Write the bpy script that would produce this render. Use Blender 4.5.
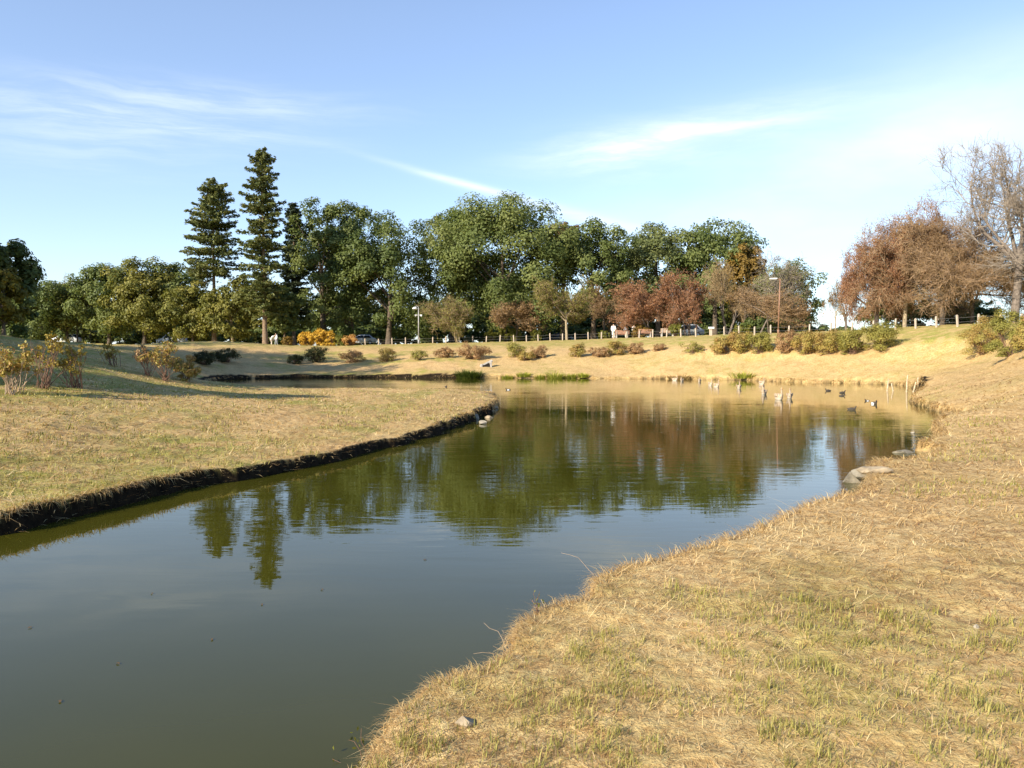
import bpy, bmesh, math, random
import numpy as np
from mathutils import Vector, Matrix

for o in list(bpy.data.objects):
    bpy.data.objects.remove(o)
SC = bpy.context.scene
COL = SC.collection
PI = math.pi
R = math.radians

# ------------------------------------------------------------------ camera, sky, sun, exposure
F_PX, EYE, PITCH = 780.0, 1.9, math.atan(30 / 780.0)
cam_d = bpy.data.cameras.new("camera")
cam = bpy.data.objects.new("camera", cam_d)
COL.objects.link(cam)
cam.location = (0, 0, EYE)
cam.rotation_euler = (PI / 2 - PITCH, 0, 0)
cam_d.sensor_width = 36.0
cam_d.lens = F_PX / 1024 * 36.0
cam_d.clip_start, cam_d.clip_end = 0.05, 6000
SC.camera = cam

SUN_EL, SUN_AZ = R(26.5), R(226)          # azimuth from +Y clockwise: the sun stands behind the camera, to the left
sd_vec = Vector((math.sin(SUN_AZ) * math.cos(SUN_EL), math.cos(SUN_AZ) * math.cos(SUN_EL), math.sin(SUN_EL)))
sl = bpy.data.lights.new("sun", 'SUN')
sl.energy, sl.angle, sl.color = 5.0, R(0.53), (1.0, 0.90, 0.74)
sun = bpy.data.objects.new("sun", sl)
COL.objects.link(sun)
sun.rotation_euler = (-sd_vec).to_track_quat('-Z', 'Y').to_euler()

SC.view_settings.view_transform = 'Standard'
SC.view_settings.look = 'None'
SC.view_settings.gamma = 1
SC.view_settings.use_curve_mapping = False
SC.view_settings.exposure = 0.90
SC.cycles.max_bounces = 6
SC.cycles.transparent_max_bounces = 8

world = bpy.data.worlds.new("World")
SC.world = world
world.use_nodes = True


class NT:
    """small helper that chains shader nodes"""
    def __init__(s, tree):
        s.t, s.n, s.l = tree, tree.nodes, tree.links

    def node(s, kind, ins=None, **props):
        nd = s.n.new(kind)
        for k, v in props.items():
            setattr(nd, k, v)
        for k, v in (ins or {}).items():
            s.put(nd.inputs[k], v)
        return nd

    def put(s, sock, v):
        if isinstance(v, bpy.types.NodeSocket):
            s.l.new(v, sock)
        else:
            if isinstance(v, (tuple, list)) and sock.type == 'RGBA' and len(v) == 3:
                v = (*v, 1)
            sock.default_value = v

    def m(s, op, a, b=0.0, c=None, clamp=False):
        nd = s.node('ShaderNodeMath', operation=op, use_clamp=clamp)
        s.put(nd.inputs[0], a)
        s.put(nd.inputs[1], b)
        if c is not None:
            s.put(nd.inputs[2], c)
        return nd.outputs[0]

    def mix(s, f, a, b, blend='MIX'):
        nd = s.node('ShaderNodeMix', data_type='RGBA', blend_type=blend)
        s.put(nd.inputs[0], f)
        s.put(nd.inputs[6], a)
        s.put(nd.inputs[7], b)
        return nd.outputs[2]

    def noise(s, vec, scale, detail=4, rough=0.55, dist=0.0):
        nd = s.node('ShaderNodeTexNoise', {'Scale': scale, 'Detail': detail, 'Roughness': rough, 'Distortion': dist})
        if vec is not None:
            s.l.new(vec, nd.inputs['Vector'])
        return nd.outputs[0]

    def ramp(s, f, lo, hi, smooth=True):
        nd = s.node('ShaderNodeMapRange', {'Value': f, 'From Min': lo, 'From Max': hi},
                    interpolation_type='SMOOTHSTEP' if smooth else 'LINEAR')
        return nd.outputs[0]

    def scaled(s, vec, sx, sy, sz, rz=0.0):
        nd = s.node('ShaderNodeMapping', {'Scale': (sx, sy, sz), 'Rotation': (0, 0, rz)})
        s.l.new(vec, nd.inputs['Vector'])
        return nd.outputs[0]


def build_sky():
    w = NT(world.node_tree)
    w.n.clear()
    sky = w.node('ShaderNodeTexSky', sky_type='NISHITA', sun_disc=False, sun_elevation=SUN_EL, sun_rotation=SUN_AZ,
                 air_density=1.0, dust_density=.5, ozone_density=1.8, altitude=80)
    d = w.node('ShaderNodeTexCoord').outputs['Generated']
    sep = w.node('ShaderNodeSeparateXYZ')
    w.l.new(d, sep.inputs[0])
    x, y, z = sep.outputs
    az = w.m('MULTIPLY', w.m('ARCTAN2', x, y), 180 / PI)       # degrees right of the view north
    el = w.m('MULTIPLY', w.m('ARCSINE', z), 180 / PI)
    comb = w.node('ShaderNodeCombineXYZ')
    w.put(comb.inputs[0], az)
    w.put(comb.inputs[1], el)
    p = comb.outputs[0]

    def blob(a0, e0, sa, se, rot=0.0):
        ca, sn = math.cos(rot), math.sin(rot)
        da, de = w.m('SUBTRACT', az, a0), w.m('SUBTRACT', el, e0)
        u = w.m('DIVIDE', w.m('ADD', w.m('MULTIPLY', da, ca), w.m('MULTIPLY', de, sn)), sa)
        v = w.m('DIVIDE', w.m('SUBTRACT', w.m('MULTIPLY', de, ca), w.m('MULTIPLY', da, sn)), se)
        r2 = w.m('ADD', w.m('POWER', w.m('ABSOLUTE', u), 2.0), w.m('POWER', w.m('ABSOLUTE', v), 2.0))
        return w.m('EXPONENT', w.m('MULTIPLY', r2, -1.0))

    warp = w.noise(w.scaled(p, .06, .12, 1), 1.0, 3)
    pv = w.node('ShaderNodeVectorMath', operation='ADD')
    w.l.new(p, pv.inputs[0])
    wv = w.node('ShaderNodeCombineXYZ')
    w.put(wv.inputs[1], w.m('MULTIPLY', w.m('SUBTRACT', warp, .5), 3.0))
    w.l.new(wv.outputs[0], pv.inputs[1])
    pw = pv.outputs[0]
    fib = w.ramp(w.noise(w.scaled(pw, .09, .95, 1, R(-7)), 1.0, 9, .68), .34, .74)
    fib2 = w.ramp(w.noise(w.scaled(pw, .08, .60, 1, R(10)), 1.0, 9, .68), .34, .72)
    soft = w.ramp(w.noise(w.scaled(pw, .05, .16, 1, R(6)), 1.0, 5, .55), .28, .75)
    left = w.m('ADD', w.m('MULTIPLY', blob(-24, 14.9, 9, .55, R(-2)), .55),
               w.m('ADD', w.m('MULTIPLY', blob(-21, 16.6, 10, 1.1, R(1)), .50), w.m('MULTIPLY', blob(-29, 13.8, 9, 2.2), .35)))
    trail = w.m('ADD', w.m('MULTIPLY', blob(-3.6, 12.2, 5.2, .24, R(-13.5)), .65), w.m('MULTIPLY', blob(3.5, 10.3, 6.5, .42, R(-13.5)), .42))
    band = w.m('ADD', w.m('MULTIPLY', blob(12.5, 15.1, 9, 1.25, R(7)), .75), w.m('MULTIPLY', blob(8, 14.2, 5, 1.6), .35))
    veil = w.m('ADD', w.m('MULTIPLY', blob(28, 13.8, 14, 4.0, R(7)), .68), w.m('MULTIPLY', blob(20, 8.5, 16, 2.6), .35))
    dens = w.m('ADD', w.m('MULTIPLY', w.m('MULTIPLY', left, .75), w.m('ADD', w.m('MULTIPLY', fib, .85), .12)),
               w.m('MULTIPLY', trail, w.m('ADD', w.m('MULTIPLY', fib, .45), .5)))
    dens = w.m('ADD', dens, w.m('MULTIPLY', band, w.m('ADD', w.m('MULTIPLY', fib2, .8), .25)))
    dens = w.m('ADD', dens, w.m('MULTIPLY', veil, w.m('ADD', w.m('MULTIPLY', soft, .7), .3)))
    front = w.m('MULTIPLY', w.ramp(y, -.1, .6), w.m('SUBTRACT', 1.0, w.ramp(el, 22, 42)))
    low = w.m('ADD', w.m('MULTIPLY', w.m('EXPONENT', w.m('MULTIPLY', w.m('ABSOLUTE', el), -.15)), .40), w.m('MULTIPLY', front, .12))
    dens = w.m('MINIMUM', w.m('ADD', w.m('MULTIPLY', dens, .8), low), .9)
    tint = w.mix(1.0, sky.outputs[0], (.90, 1.06, 1.26), 'MULTIPLY')
    colr = w.mix(dens, tint, (7.1, 7.5, 7.9))
    bg = w.node('ShaderNodeBackground', {'Color': colr, 'Strength': SKY_STRENGTH})
    out = w.node('ShaderNodeOutputWorld')
    w.l.new(bg.outputs[0], out.inputs[0])


SKY_STRENGTH = 0.10
build_sky()


# ------------------------------------------------------------------ tagging, meshes
def tag(o, label, cat, group=None):
    o["label"], o["category"] = label, cat
    if group:
        o["group"] = group
    return o


def thing(name, label, cat, loc=(0, 0, 0), rz=0.0, group=None):
    o = bpy.data.objects.new(name, None)
    o.empty_display_size = 0.3
    COL.objects.link(o)
    o.location = loc
    o.rotation_euler = (0, 0, rz)
    return tag(o, label, cat, group)


def dup(root, loc, rz, label):
    r = root.copy()
    COL.objects.link(r)
    r.location, r.rotation_euler = loc, (0, 0, rz)
    r["label"] = label
    for ch in list(root.children):
        c = ch.copy()
        COL.objects.link(c)
        c.parent = r
        for g in list(ch.children):
            e = g.copy()
            COL.objects.link(e)
            e.parent = c
    return r


def link(name, me, mat=None, parent=None):
    o = bpy.data.objects.new(name, me)
    COL.objects.link(o)
    if mat is not None:
        me.materials.append(mat)
    if parent is not None:
        o.parent = parent
    return o


def np_mesh(name, verts, quads=None, tris=None, attrs=None, smooth=False):
    """mesh from numpy arrays; attrs = {name: per-vertex float array}"""
    me = bpy.data.meshes.new(name)
    verts = np.asarray(verts, np.float32).reshape(-1, 3)
    nq = 0 if quads is None else len(quads)
    nt = 0 if tris is None else len(tris)
    me.vertices.add(len(verts))
    me.vertices.foreach_set("co", verts.ravel())
    loops = np.concatenate([np.asarray(a, np.int32).ravel() for a in (quads, tris) if a is not None and len(a)])
    me.loops.add(len(loops))
    me.loops.foreach_set("vertex_index", loops)
    me.polygons.add(nq + nt)
    start = np.concatenate([np.arange(nq) * 4, nq * 4 + np.arange(nt) * 3]).astype(np.int32)
    me.polygons.foreach_set("loop_start", start)
    if smooth:
        me.polygons.foreach_set("use_smooth", np.ones(nq + nt, bool))
    for k, v in (attrs or {}).items():
        a = me.attributes.new(k, 'FLOAT', 'POINT')
        a.data.foreach_set("value", np.asarray(v, np.float32).ravel())
    me.update(calc_edges=True)
    return me


def bm_obj(name, bm, mat, parent=None, smooth=False):
    me = bpy.data.meshes.new(name)
    bmesh.ops.recalc_face_normals(bm, faces=bm.faces)
    bm.to_mesh(me)
    bm.free()
    if smooth:
        for p in me.polygons:
            p.use_smooth = True
    return link(name, me, mat, parent)


def bx(bm, c, s, rot=None, bevel=0.0):
    """bevelled box, centre c, full size s"""
    r = bmesh.ops.create_cube(bm, size=1.0)
    vs = r['verts']
    for v in vs:
        v.co = Vector((v.co.x * s[0], v.co.y * s[1], v.co.z * s[2]))
    if bevel:
        es = list({e for v in vs for e in v.link_edges})
        rb = bmesh.ops.bevel(bm, geom=es, offset=bevel, segments=2, affect='EDGES', profile=.6)
        vs = list({v for f in rb['faces'] for v in f.verts} | {v for v in vs if v.is_valid})
    for v in vs:
        if rot is not None:
            v.co = rot @ v.co
        v.co += Vector(c)
    return vs


def cyl(bm, p0, p1, r0, r1, n=12):
    p0, p1 = Vector(p0), Vector(p1)
    d = p1 - p0
    q = d.to_track_quat('Z', 'Y').to_matrix().to_4x4()
    bmesh.ops.create_cone(bm, cap_ends=True, segments=n, radius1=r0, radius2=r1, depth=d.length,
                          matrix=Matrix.Translation((p0 + p1) / 2) @ q)


def lathe(bm, prof, n=16, c=(0, 0, 0)):
    rings = []
    for r, z in prof:
        rings.append([bm.verts.new((c[0] + r * math.cos(2 * PI * k / n), c[1] + r * math.sin(2 * PI * k / n), c[2] + z)) for k in range(n)])
    for a, b in zip(rings, rings[1:]):
        for k in range(n):
            bm.faces.new((a[k], a[(k + 1) % n], b[(k + 1) % n], b[k]))
    bm.faces.new(rings[0][::-1])
    bm.faces.new(rings[-1])


def skin(name, pts, edges, radii, mat, parent=None, levels=2, root=0):
    me = bpy.data.meshes.new(name)
    me.from_pydata([tuple(p) for p in pts], edges, [])
    o = link(name, me, mat, parent)
    sk = o.modifiers.new("skin", 'SKIN')
    sk.use_smooth_shade = True
    lay = me.skin_vertices[0] if len(me.skin_vertices) else None
    if lay is None:
        bmx = bmesh.new()
        bmx.from_mesh(me)
        bmx.verts.layers.skin.verify()
        bmx.to_mesh(me)
        bmx.free()
        lay = me.skin_vertices[0]
    for i, r in enumerate(radii):
        lay.data[i].radius = (r, r) if not isinstance(r, tuple) else r
        lay.data[i].use_root = (i == root)
    ss = o.modifiers.new("sub", 'SUBSURF')
    ss.levels = ss.render_levels = levels
    return o


# ------------------------------------------------------------------ numpy noise
def vnoise(x, y, seed=0):
    x, y = np.asarray(x, np.float64), np.asarray(y, np.float64)
    xi, yi = np.floor(x).astype(np.int64), np.floor(y).astype(np.int64)
    xf, yf = x - xi, y - yi
    u, v = xf * xf * (3 - 2 * xf), yf * yf * (3 - 2 * yf)

    def h(a, b):
        n = (a * 374761393 + b * 668265263 + seed * 974711) & 0x7fffffff
        n = ((n ^ (n >> 13)) * 1274126177) & 0x7fffffff
        n = (n ^ (n >> 16)) & 0xffff
        return n / 65535.0
    return (h(xi, yi) * (1 - u) + h(xi + 1, yi) * u) * (1 - v) + (h(xi, yi + 1) * (1 - u) + h(xi + 1, yi + 1) * u) * v


def fbm(x, y, seed=0, octv=4):
    s, a, t = 0, 1.0, 0
    for k in range(octv):
        s = s + a * vnoise(x * 2 ** k, y * 2 ** k, seed + k * 17)
        t += a
        a *= .5
    return s / t


# ------------------------------------------------------------------ materials
def new_mat(name):
    mt = bpy.data.materials.new(name)
    mt.use_nodes = True
    w = NT(mt.node_tree)
    w.n.clear()
    out = w.node('ShaderNodeOutputMaterial')
    return mt, w, out


def plain(name, colr, rough=.6, var=.12, scale=6.0, bump=0.0, metal=0.0, spec=.4):
    mt, w, out = new_mat(name)
    co = w.node('ShaderNodeTexCoord').outputs['Object']
    n = w.noise(co, scale, 5)
    c = w.mix(w.ramp(n, .3, .7), tuple(v * (1 - var) for v in colr), tuple(min(1, v * (1 + var)) for v in colr))
    b = w.node('ShaderNodeBsdfPrincipled', {'Base Color': c, 'Roughness': rough, 'Metallic': metal, 'Specular IOR Level': spec})
    if bump:
        bp = w.node('ShaderNodeBump', {'Height': w.noise(co, scale * 5, 5), 'Strength': .6, 'Distance': bump})
        w.l.new(bp.outputs[0], b.inputs['Normal'])
    w.l.new(b.outputs[0], out.inputs[0])
    return mt


def leafy(name, cols, transl=.36, rough=.55):
    """leaf material: per-leaf attribute 'tint' runs through the given leaf colours"""
    mt, w, out = new_mat(name)
    at = w.node('ShaderNodeAttribute', attribute_name='tint')
    cr = w.node('ShaderNodeValToRGB')
    el = cr.color_ramp.elements
    while len(el) < len(cols):
        el.new(.5)
    for i, c in enumerate(cols):
        el[i].position = i / (len(cols) - 1)
        el[i].color = (*c, 1)
    w.l.new(at.outputs['Fac'], cr.inputs[0])
    b = w.node('ShaderNodeBsdfPrincipled', {'Base Color': cr.outputs[0], 'Roughness': rough, 'Specular IOR Level': .25})
    t = w.node('ShaderNodeBsdfTranslucent', {'Color': w.mix(1.0, cr.outputs[0], (1.0, 1.0, .55), 'MULTIPLY')})
    mx = w.node('ShaderNodeMixShader', {0: transl})
    w.l.new(b.outputs[0], mx.inputs[1])
    w.l.new(t.outputs[0], mx.inputs[2])
    w.l.new(mx.outputs[0], out.inputs[0])
    return mt


def ground_material():
    mt, w, out = new_mat("dry_lawn")
    co = w.node('ShaderNodeTexCoord').outputs['Object']
    soil_shade = w.node('ShaderNodeAttribute', attribute_name='soil_shade').outputs['Fac']
    lush = w.node('ShaderNodeAttribute', attribute_name='lush').outputs['Fac']
    big = w.noise(co, .22, 4, .55)
    mid = w.noise(co, 1.3, 5, .6)
    fine = w.noise(co, 9.0, 6, .7)
    tiny = w.noise(co, 55.0, 4, .7)
    streak = w.noise(w.scaled(co, 1.0, 5.0, 1, R(20)), 6.0, 5, .65)
    straw = w.mix(w.ramp(fine, .33, .68), (.42, .255, .10), (.68, .485, .235))
    straw = w.mix(w.m('MULTIPLY', w.ramp(mid, .45, .75), .55), straw, (.34, .19, .075))
    straw = w.mix(w.m('MULTIPLY', w.ramp(streak, .5, .72), .45), straw, (.72, .55, .27))
    green = w.mix(w.ramp(fine, .35, .65), (.20, .205, .04), (.40, .36, .10))
    gmask = w.m('ADD', w.m('MULTIPLY', w.ramp(big, .44, .66), .30), lush)
    gmask = w.m('MULTIPLY', gmask, w.ramp(w.m('ADD', w.m('MULTIPLY', mid, .6), w.m('MULTIPLY', fine, .4)), .36, .62), clamp=True)
    c = w.mix(gmask, straw, green)
    c = w.mix(w.m('MULTIPLY', w.ramp(tiny, .52, .70), .62), c, (.14, .08, .032))
    dirt_shade = w.mix(w.ramp(fine, .3, .7), (.010, .007, .004), (.034, .023, .012))  # wet bank soil, blackened to carry the shade of the undercut
    c = w.mix(soil_shade, c, dirt_shade)
    b = w.node('ShaderNodeBsdfPrincipled', {'Base Color': c, 'Roughness': .9, 'Specular IOR Level': .08})
    hgt = w.m('ADD', w.m('MULTIPLY', tiny, .35), fine)
    bp = w.node('ShaderNodeBump', {'Height': hgt, 'Strength': .9, 'Distance': .05})
    w.l.new(bp.outputs[0], b.inputs['Normal'])
    w.l.new(b.outputs[0], out.inputs[0])
    return mt


def water_material():
    mt, w, out = new_mat("pond_water")
    co = w.node('ShaderNodeTexCoord').outputs['Object']
    big = w.noise(co, .35, 3)
    c = w.mix(w.ramp(big, .3, .7), (.042, .041, .004), (.053, .050, .006))
    b = w.node('ShaderNodeBsdfPrincipled', {'Base Color': c, 'Roughness': .012, 'IOR': 1.333, 'Specular IOR Level': .42})
    r1 = w.noise(w.scaled(co, .8, 3.2, 1, R(4)), 1.25, 3, .5, .4)
    r2 = w.noise(w.scaled(co, 1.0, 2.6, 1, R(-8)), 4.2, 2, .5, .2)
    calm = w.ramp(w.noise(w.scaled(co, .5, 1.0, 1), .22, 2), .34, .62)
    sepn = w.node('ShaderNodeSeparateXYZ')
    w.l.new(co, sepn.inputs[0])
    far = w.ramp(sepn.outputs[1], 4.0, 17.0)
    amp = w.m('MULTIPLY', w.m('ADD', w.m('MULTIPLY', calm, .75), .25), w.m('ADD', w.m('MULTIPLY', far, .85), .15))
    hgt = w.m('MULTIPLY', w.m('ADD', r1, w.m('MULTIPLY', r2, .16)), amp)
    bp = w.node('ShaderNodeBump', {'Height': hgt, 'Strength': 1.0, 'Distance': .0062})
    w.l.new(bp.outputs[0], b.inputs['Normal'])
    w.l.new(b.outputs[0], out.inputs[0])
    return mt


M = {
    'ground': ground_material(),
    'water': water_material(),
    'bark': plain("bark", (.10, .075, .052), .9, .35, 5, .02),
    'pale_bark': plain("pale_bark", (.30, .235, .15), .9, .3, 6, .015),
    'grey_bark': plain("grey_bark", (.155, .125, .10), .9, .35, 6, .015),
    'cedar_bark': plain("cedar_bark", (.20, .135, .085), .9, .3, 7, .015),
    'twig_brown': plain("twig_brown", (.31, .205, .115), .9, .3, 2),
    'twig_olive': plain("twig_olive", (.31, .225, .115), .9, .3, 2),
    'twig_grey': plain("twig_grey", (.27, .22, .165), .9, .3, 2),
    'twig_red': plain("twig_red", (.31, .175, .10), .9, .3, 2),
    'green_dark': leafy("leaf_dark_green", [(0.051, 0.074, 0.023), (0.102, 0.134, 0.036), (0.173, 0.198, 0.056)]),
    'green': leafy("leaf_green", [(0.076, 0.105, 0.029), (0.144, 0.178, 0.051), (0.244, 0.262, 0.083)], .42),
    'green_olive': leafy("leaf_olive", [(0.084, 0.095, 0.022), (0.168, 0.168, 0.036), (0.291, 0.252, 0.056)]),
    'green_pale': leafy("leaf_pale_green", [(0.092, 0.115, 0.044), (0.172, 0.196, 0.069), (0.276, 0.282, 0.103)]),
    'yellow_green': leafy("leaf_yellow_green", [(0.083, 0.083, 0.013), (0.176, 0.149, 0.020), (0.286, 0.220, 0.033)]),
    'cedar': leafy("leaf_cedar", [(0.057, 0.081, 0.028), (0.132, 0.149, 0.046), (0.241, 0.230, 0.071)], .25),
    'cedar_dark': leafy("leaf_cedar_dark", [(.020, .034, .020), (.042, .058, .030), (.07, .085, .038)], .15),
    'rust': leafy("leaf_rust", [(.17, .07, .038), (.28, .125, .06), (.37, .20, .09)]),
    'rust_pale': leafy("leaf_pale_rust", [(.21, .09, .045), (.33, .155, .075), (.40, .22, .11)]),
    'brown_leaf': leafy("leaf_brown", [(.15, .088, .042), (.25, .155, .07), (.34, .225, .10)]),
    'ochre': leafy("leaf_ochre", [(.12, .082, .018), (.22, .14, .03), (.31, .19, .045)]),
    'yellow': leafy("leaf_yellow", [(.40, .21, .03), (.60, .36, .04), (.72, .50, .09)]),
    'apricot': leafy("leaf_apricot", [(.42, .20, .06), (.55, .30, .09), (.62, .40, .14)]),
    'azalea': leafy("leaf_azalea", [(.30, .16, .065), (.42, .27, .09), (.40, .32, .085), (.27, .26, .06)]),
    'azalea_red': leafy("leaf_azalea_red", [(.26, .14, .07), (.38, .23, .11), (.48, .32, .15)]),
    'azalea_green': leafy("leaf_azalea_green", [(.17, .155, .035), (.28, .26, .06), (.42, .35, .09)]),
    'azalea_shaded': leafy("leaf_azalea_shaded", [(.03, .035, .012), (.055, .06, .02), (.10, .10, .03)]),  # leaf colours darkened to paint in the bank's shade on these azaleas
    'clipped': leafy("leaf_clipped", [(.10, .11, .02), (.17, .17, .028), (.25, .23, .045)]),
    'sedge': leafy("leaf_sedge", [(0.046, 0.072, 0.013), (0.098, 0.130, 0.019), (0.182, 0.208, 0.039)]),
    'reed': leafy("leaf_reed", [(.30, .33, .05), (.50, .50, .08), (.62, .57, .14)], .45),
    'dry_reed': leafy("leaf_dry_reed", [(.28, .16, .06), (.42, .27, .10), (.5, .36, .15)]),
    'straw': leafy("straw_blades", [(.27, .145, .058), (.50, .315, .118), (.68, .47, .20), (.82, .64, .33)], .2),
    'blade': leafy("green_blades", [(.13, .14, .03), (.29, .265, .06), (.47, .385, .13)], .3),
    'hydrangea': leafy("leaf_hydrangea", [(.17, .12, .025), (.34, .24, .04), (.46, .35, .08)]),
    'red_stem': plain("red_stem", (.17, .095, .06), .8, .3, 9),
    'pale_stem': plain("pale_stem", (.36, .26, .17), .8, .3, 9),
    'concrete': plain("concrete", (.40, .37, .33), .9, .2, 5, .006),
    'post': plain("pale_post", (.42, .34, .26), .8, .15, 9),
    'wire': plain("fence_wire", (.16, .15, .14), .5, .1, 9),
    'white_paint': plain("white_paint", (.60, .59, .56), .5, .05, 4),
    'rust_pole': plain("brown_pole", (.26, .14, .085), .6, .2, 6),
    'grey_pole': plain("grey_pole", (.33, .32, .31), .5, .15, 6),
    'glass': plain("dark_glass", (.03, .045, .06), .06, .1, 2, 0, 0, .8),
    'rubber': plain("rubber", (.02, .02, .02), .8, .1, 5),
    'car_white': plain("white_car_paint", (.66, .70, .76), .25, .03, 1),
    'car_silver': plain("silver_car_paint", (.42, .46, .50), .3, .04, 1, 0, .3),
    'car_dark': plain("dark_car_paint", (.045, .05, .06), .25, .05, 1),
    'car_blue': plain("light_blue_car_paint", (.30, .45, .62), .3, .04, 1),
    'lamp_lens': plain("lamp_lens", (.5, .5, .48), .3, .05, 5),
    'tail_lamp': plain("tail_lamp", (.35, .02, .015), .3, .05, 5),
    'bench_wood': plain("bench_wood", (.46, .25, .17), .7, .18, 5),
    'bench_pale': plain("bench_pale_wood", (.55, .40, .29), .7, .18, 5),
    'skin': plain("skin", (.50, .32, .23), .6, .08, 9),
    'cloth_white': plain("white_cloth", (.80, .79, .77), .9, .06, 8),
    'cloth_grey': plain("grey_cloth", (.26, .27, .30), .9, .1, 8),
    'cloth_beige': plain("beige_cloth", (.55, .47, .38), .9, .1, 8),
    'hair': plain("hair", (.02, .017, .015), .6, .2, 20),
    'stone': plain("stone", (.19, .165, .12), .9, .35, 7, .012),
    'stone_white': plain("white_stone", (.31, .27, .20), .85, .2, 9, .005),
    'stone_brown': plain("brown_stone", (.30, .235, .15), .9, .3, 9, .006),
    'wood_grey': plain("weathered_wood", (.50, .38, .24), .9, .3, 12, .006),
    'hollow': plain("mouth_shade", (.014, .010, .007), .9, .3, 6, .02),  # near-black paint for the shade inside the drain's mouth
    'bill': plain("orange_bill", (.50, .26, .07), .5, .1, 9),
    'duck_dark': plain("dark_duck_feathers", (.06, .048, .036), .8, .3, 14),
    'duck_white': plain("white_flank_feathers", (.74, .72, .68), .8, .1, 14),
}


def goose_material():
    mt, w, out = new_mat("goose_feathers")
    co = w.node('ShaderNodeTexCoord').outputs['Object']
    sep = w.node('ShaderNodeSeparateXYZ')
    w.l.new(co, sep.inputs[0])
    n = w.noise(co, 14, 4)
    up = w.ramp(w.m('ADD', sep.outputs[2], w.m('MULTIPLY', n, .08)), .09, .18)
    c = w.mix(up, (.66, .57, .45), w.mix(w.ramp(n, .3, .7), (.33, .235, .15), (.52, .40, .28)))
    b = w.node('ShaderNodeBsdfPrincipled', {'Base Color': c, 'Roughness': .85, 'Specular IOR Level': .2})
    w.l.new(b.outputs[0], out.inputs[0])
    return mt


M['goose'] = goose_material()


# ------------------------------------------------------------------ projecting the photograph's outlines on the ground
def ray(px, py):
    a, b = (px - 512) / F_PX, (384 - py) / F_PX
    cp, sp = math.cos(PITCH), math.sin(PITCH)
    return np.array([a, cp + sp * b, -sp + cp * b])


def at_z(px, py, z):
    d = ray(px, py)
    t = (z - EYE) / d[2]
    return d[0] * t, d[1] * t


def at_d(px, py, Y):
    d = ray(px, py)
    t = Y / d[1]
    return d[0] * t, Y, EYE + d[2] * t


# pond outline: (pixel x, pixel y, height of what that pixel shows)
near_lip = [(352, 762, .2), (384, 712, .2), (430, 678, .2), (478, 662, .2), (503, 648, .2), (517, 622, .2), (552, 604, .2), (584, 594, .2), (590, 577, .2), (628, 564, .2),
            (690, 550, .2), (740, 533, .2), (790, 509, .2), (838, 496, .2), (864, 493, .12), (861, 485, .0), (872, 472, .0),
            (892, 467, .05), (925, 462, .05), (938, 456, .0), (916, 450, .0), (936, 444, .0), (930, 432, .0), (942, 423, .0),
            (956, 417, .0), (932, 411, .0), (908, 402, .0), (913, 398, .0), (921, 393, .0), (906, 386, .0), (882, 384.5, .0),
            (850, 383.5, .0), (800, 382.5, .0), (740, 380.2, .0), (660, 379, .0), (560, 378.4, .0), (480, 378.2, .0), (400, 378, .0), (300, 378, .0),
            (228, 379.5, .0), (207, 383, .1), (232, 387.5, .25), (280, 388.6, .25), (330, 388.6, .25), (380, 388, .25), (430, 389, .25), (468, 391, .2), (492, 395, .1),
            (500, 405, .0), (494, 414, .0), (470, 423, .0), (440, 434, .0), (400, 446, .0), (350, 459, .0), (300, 469, .0), (250, 479, .0), (200, 488, .0), (150, 499, .0),
            (100, 512, .0), (50, 524, .0), (0, 537, .0)]
pond = [at_z(*q) for q in near_lip] + [(-7.2, 7.0), (-10, 5.8), (-15, 3.2), (-24, 1.0), (-34, -1.0), (-34, -6.0), (-22, -5.5), (-12, -3.4), (-6.5, -1.0), (-3.4, 1.0), (-1.75, 2.1), (-1.05, 2.7)]


def smooth_poly(P, k=5):
    P = np.array(P)
    n = len(P)
    out = []
    for i in range(n):
        p0, p1, p2, p3 = P[i - 1], P[i], P[(i + 1) % n], P[(i + 2) % n]
        for j in range(k):
            t = j / k
            out.append(.5 * ((2 * p1) + (p2 - p0) * t + (2 * p0 - 5 * p1 + 4 * p2 - p3) * t * t + (3 * p1 - p0 - 3 * p2 + p3) * t ** 3) * .6
                       + .4 * (p1 * (1 - t) + p2 * t))
    return np.array(out)


POND = smooth_poly(pond)
PA, PB = POND, np.roll(POND, -1, 0)


def _poly_dist(x, y):
    best = np.full(x.shape, 1e9)
    ins = np.zeros(x.shape, bool)
    for (ax, ay), (bx_, by) in zip(PA, PB):
        ex, ey = bx_ - ax, by - ay
        l2 = ex * ex + ey * ey + 1e-12
        t = np.clip(((x - ax) * ex + (y - ay) * ey) / l2, 0, 1)
        best = np.minimum(best, (x - ax - t * ex) ** 2 + (y - ay - t * ey) ** 2)
        if ay != by:
            ins ^= ((ay > y) != (by > y)) & (x < ex * (y - ay) / (by - ay) + ax)
    d = np.sqrt(best)
    return np.where(ins, -d, d)


def bilin(G, x0, y0, st, x, y):
    u = np.clip((x - x0) / st, 0, G.shape[1] - 1.001)
    v = np.clip((y - y0) / st, 0, G.shape[0] - 1.001)
    i, j = u.astype(int), v.astype(int)
    u, v = u - i, v - j
    return (G[j, i] * (1 - u) + G[j, i + 1] * u) * (1 - v) + (G[j + 1, i] * (1 - u) + G[j + 1, i + 1] * u) * v


_gx, _gy = np.meshgrid(np.arange(-60, 50, .5), np.arange(-30, 90, .5))
SDG = _poly_dist(_gx.ravel(), _gy.ravel()).reshape(_gx.shape)


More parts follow.
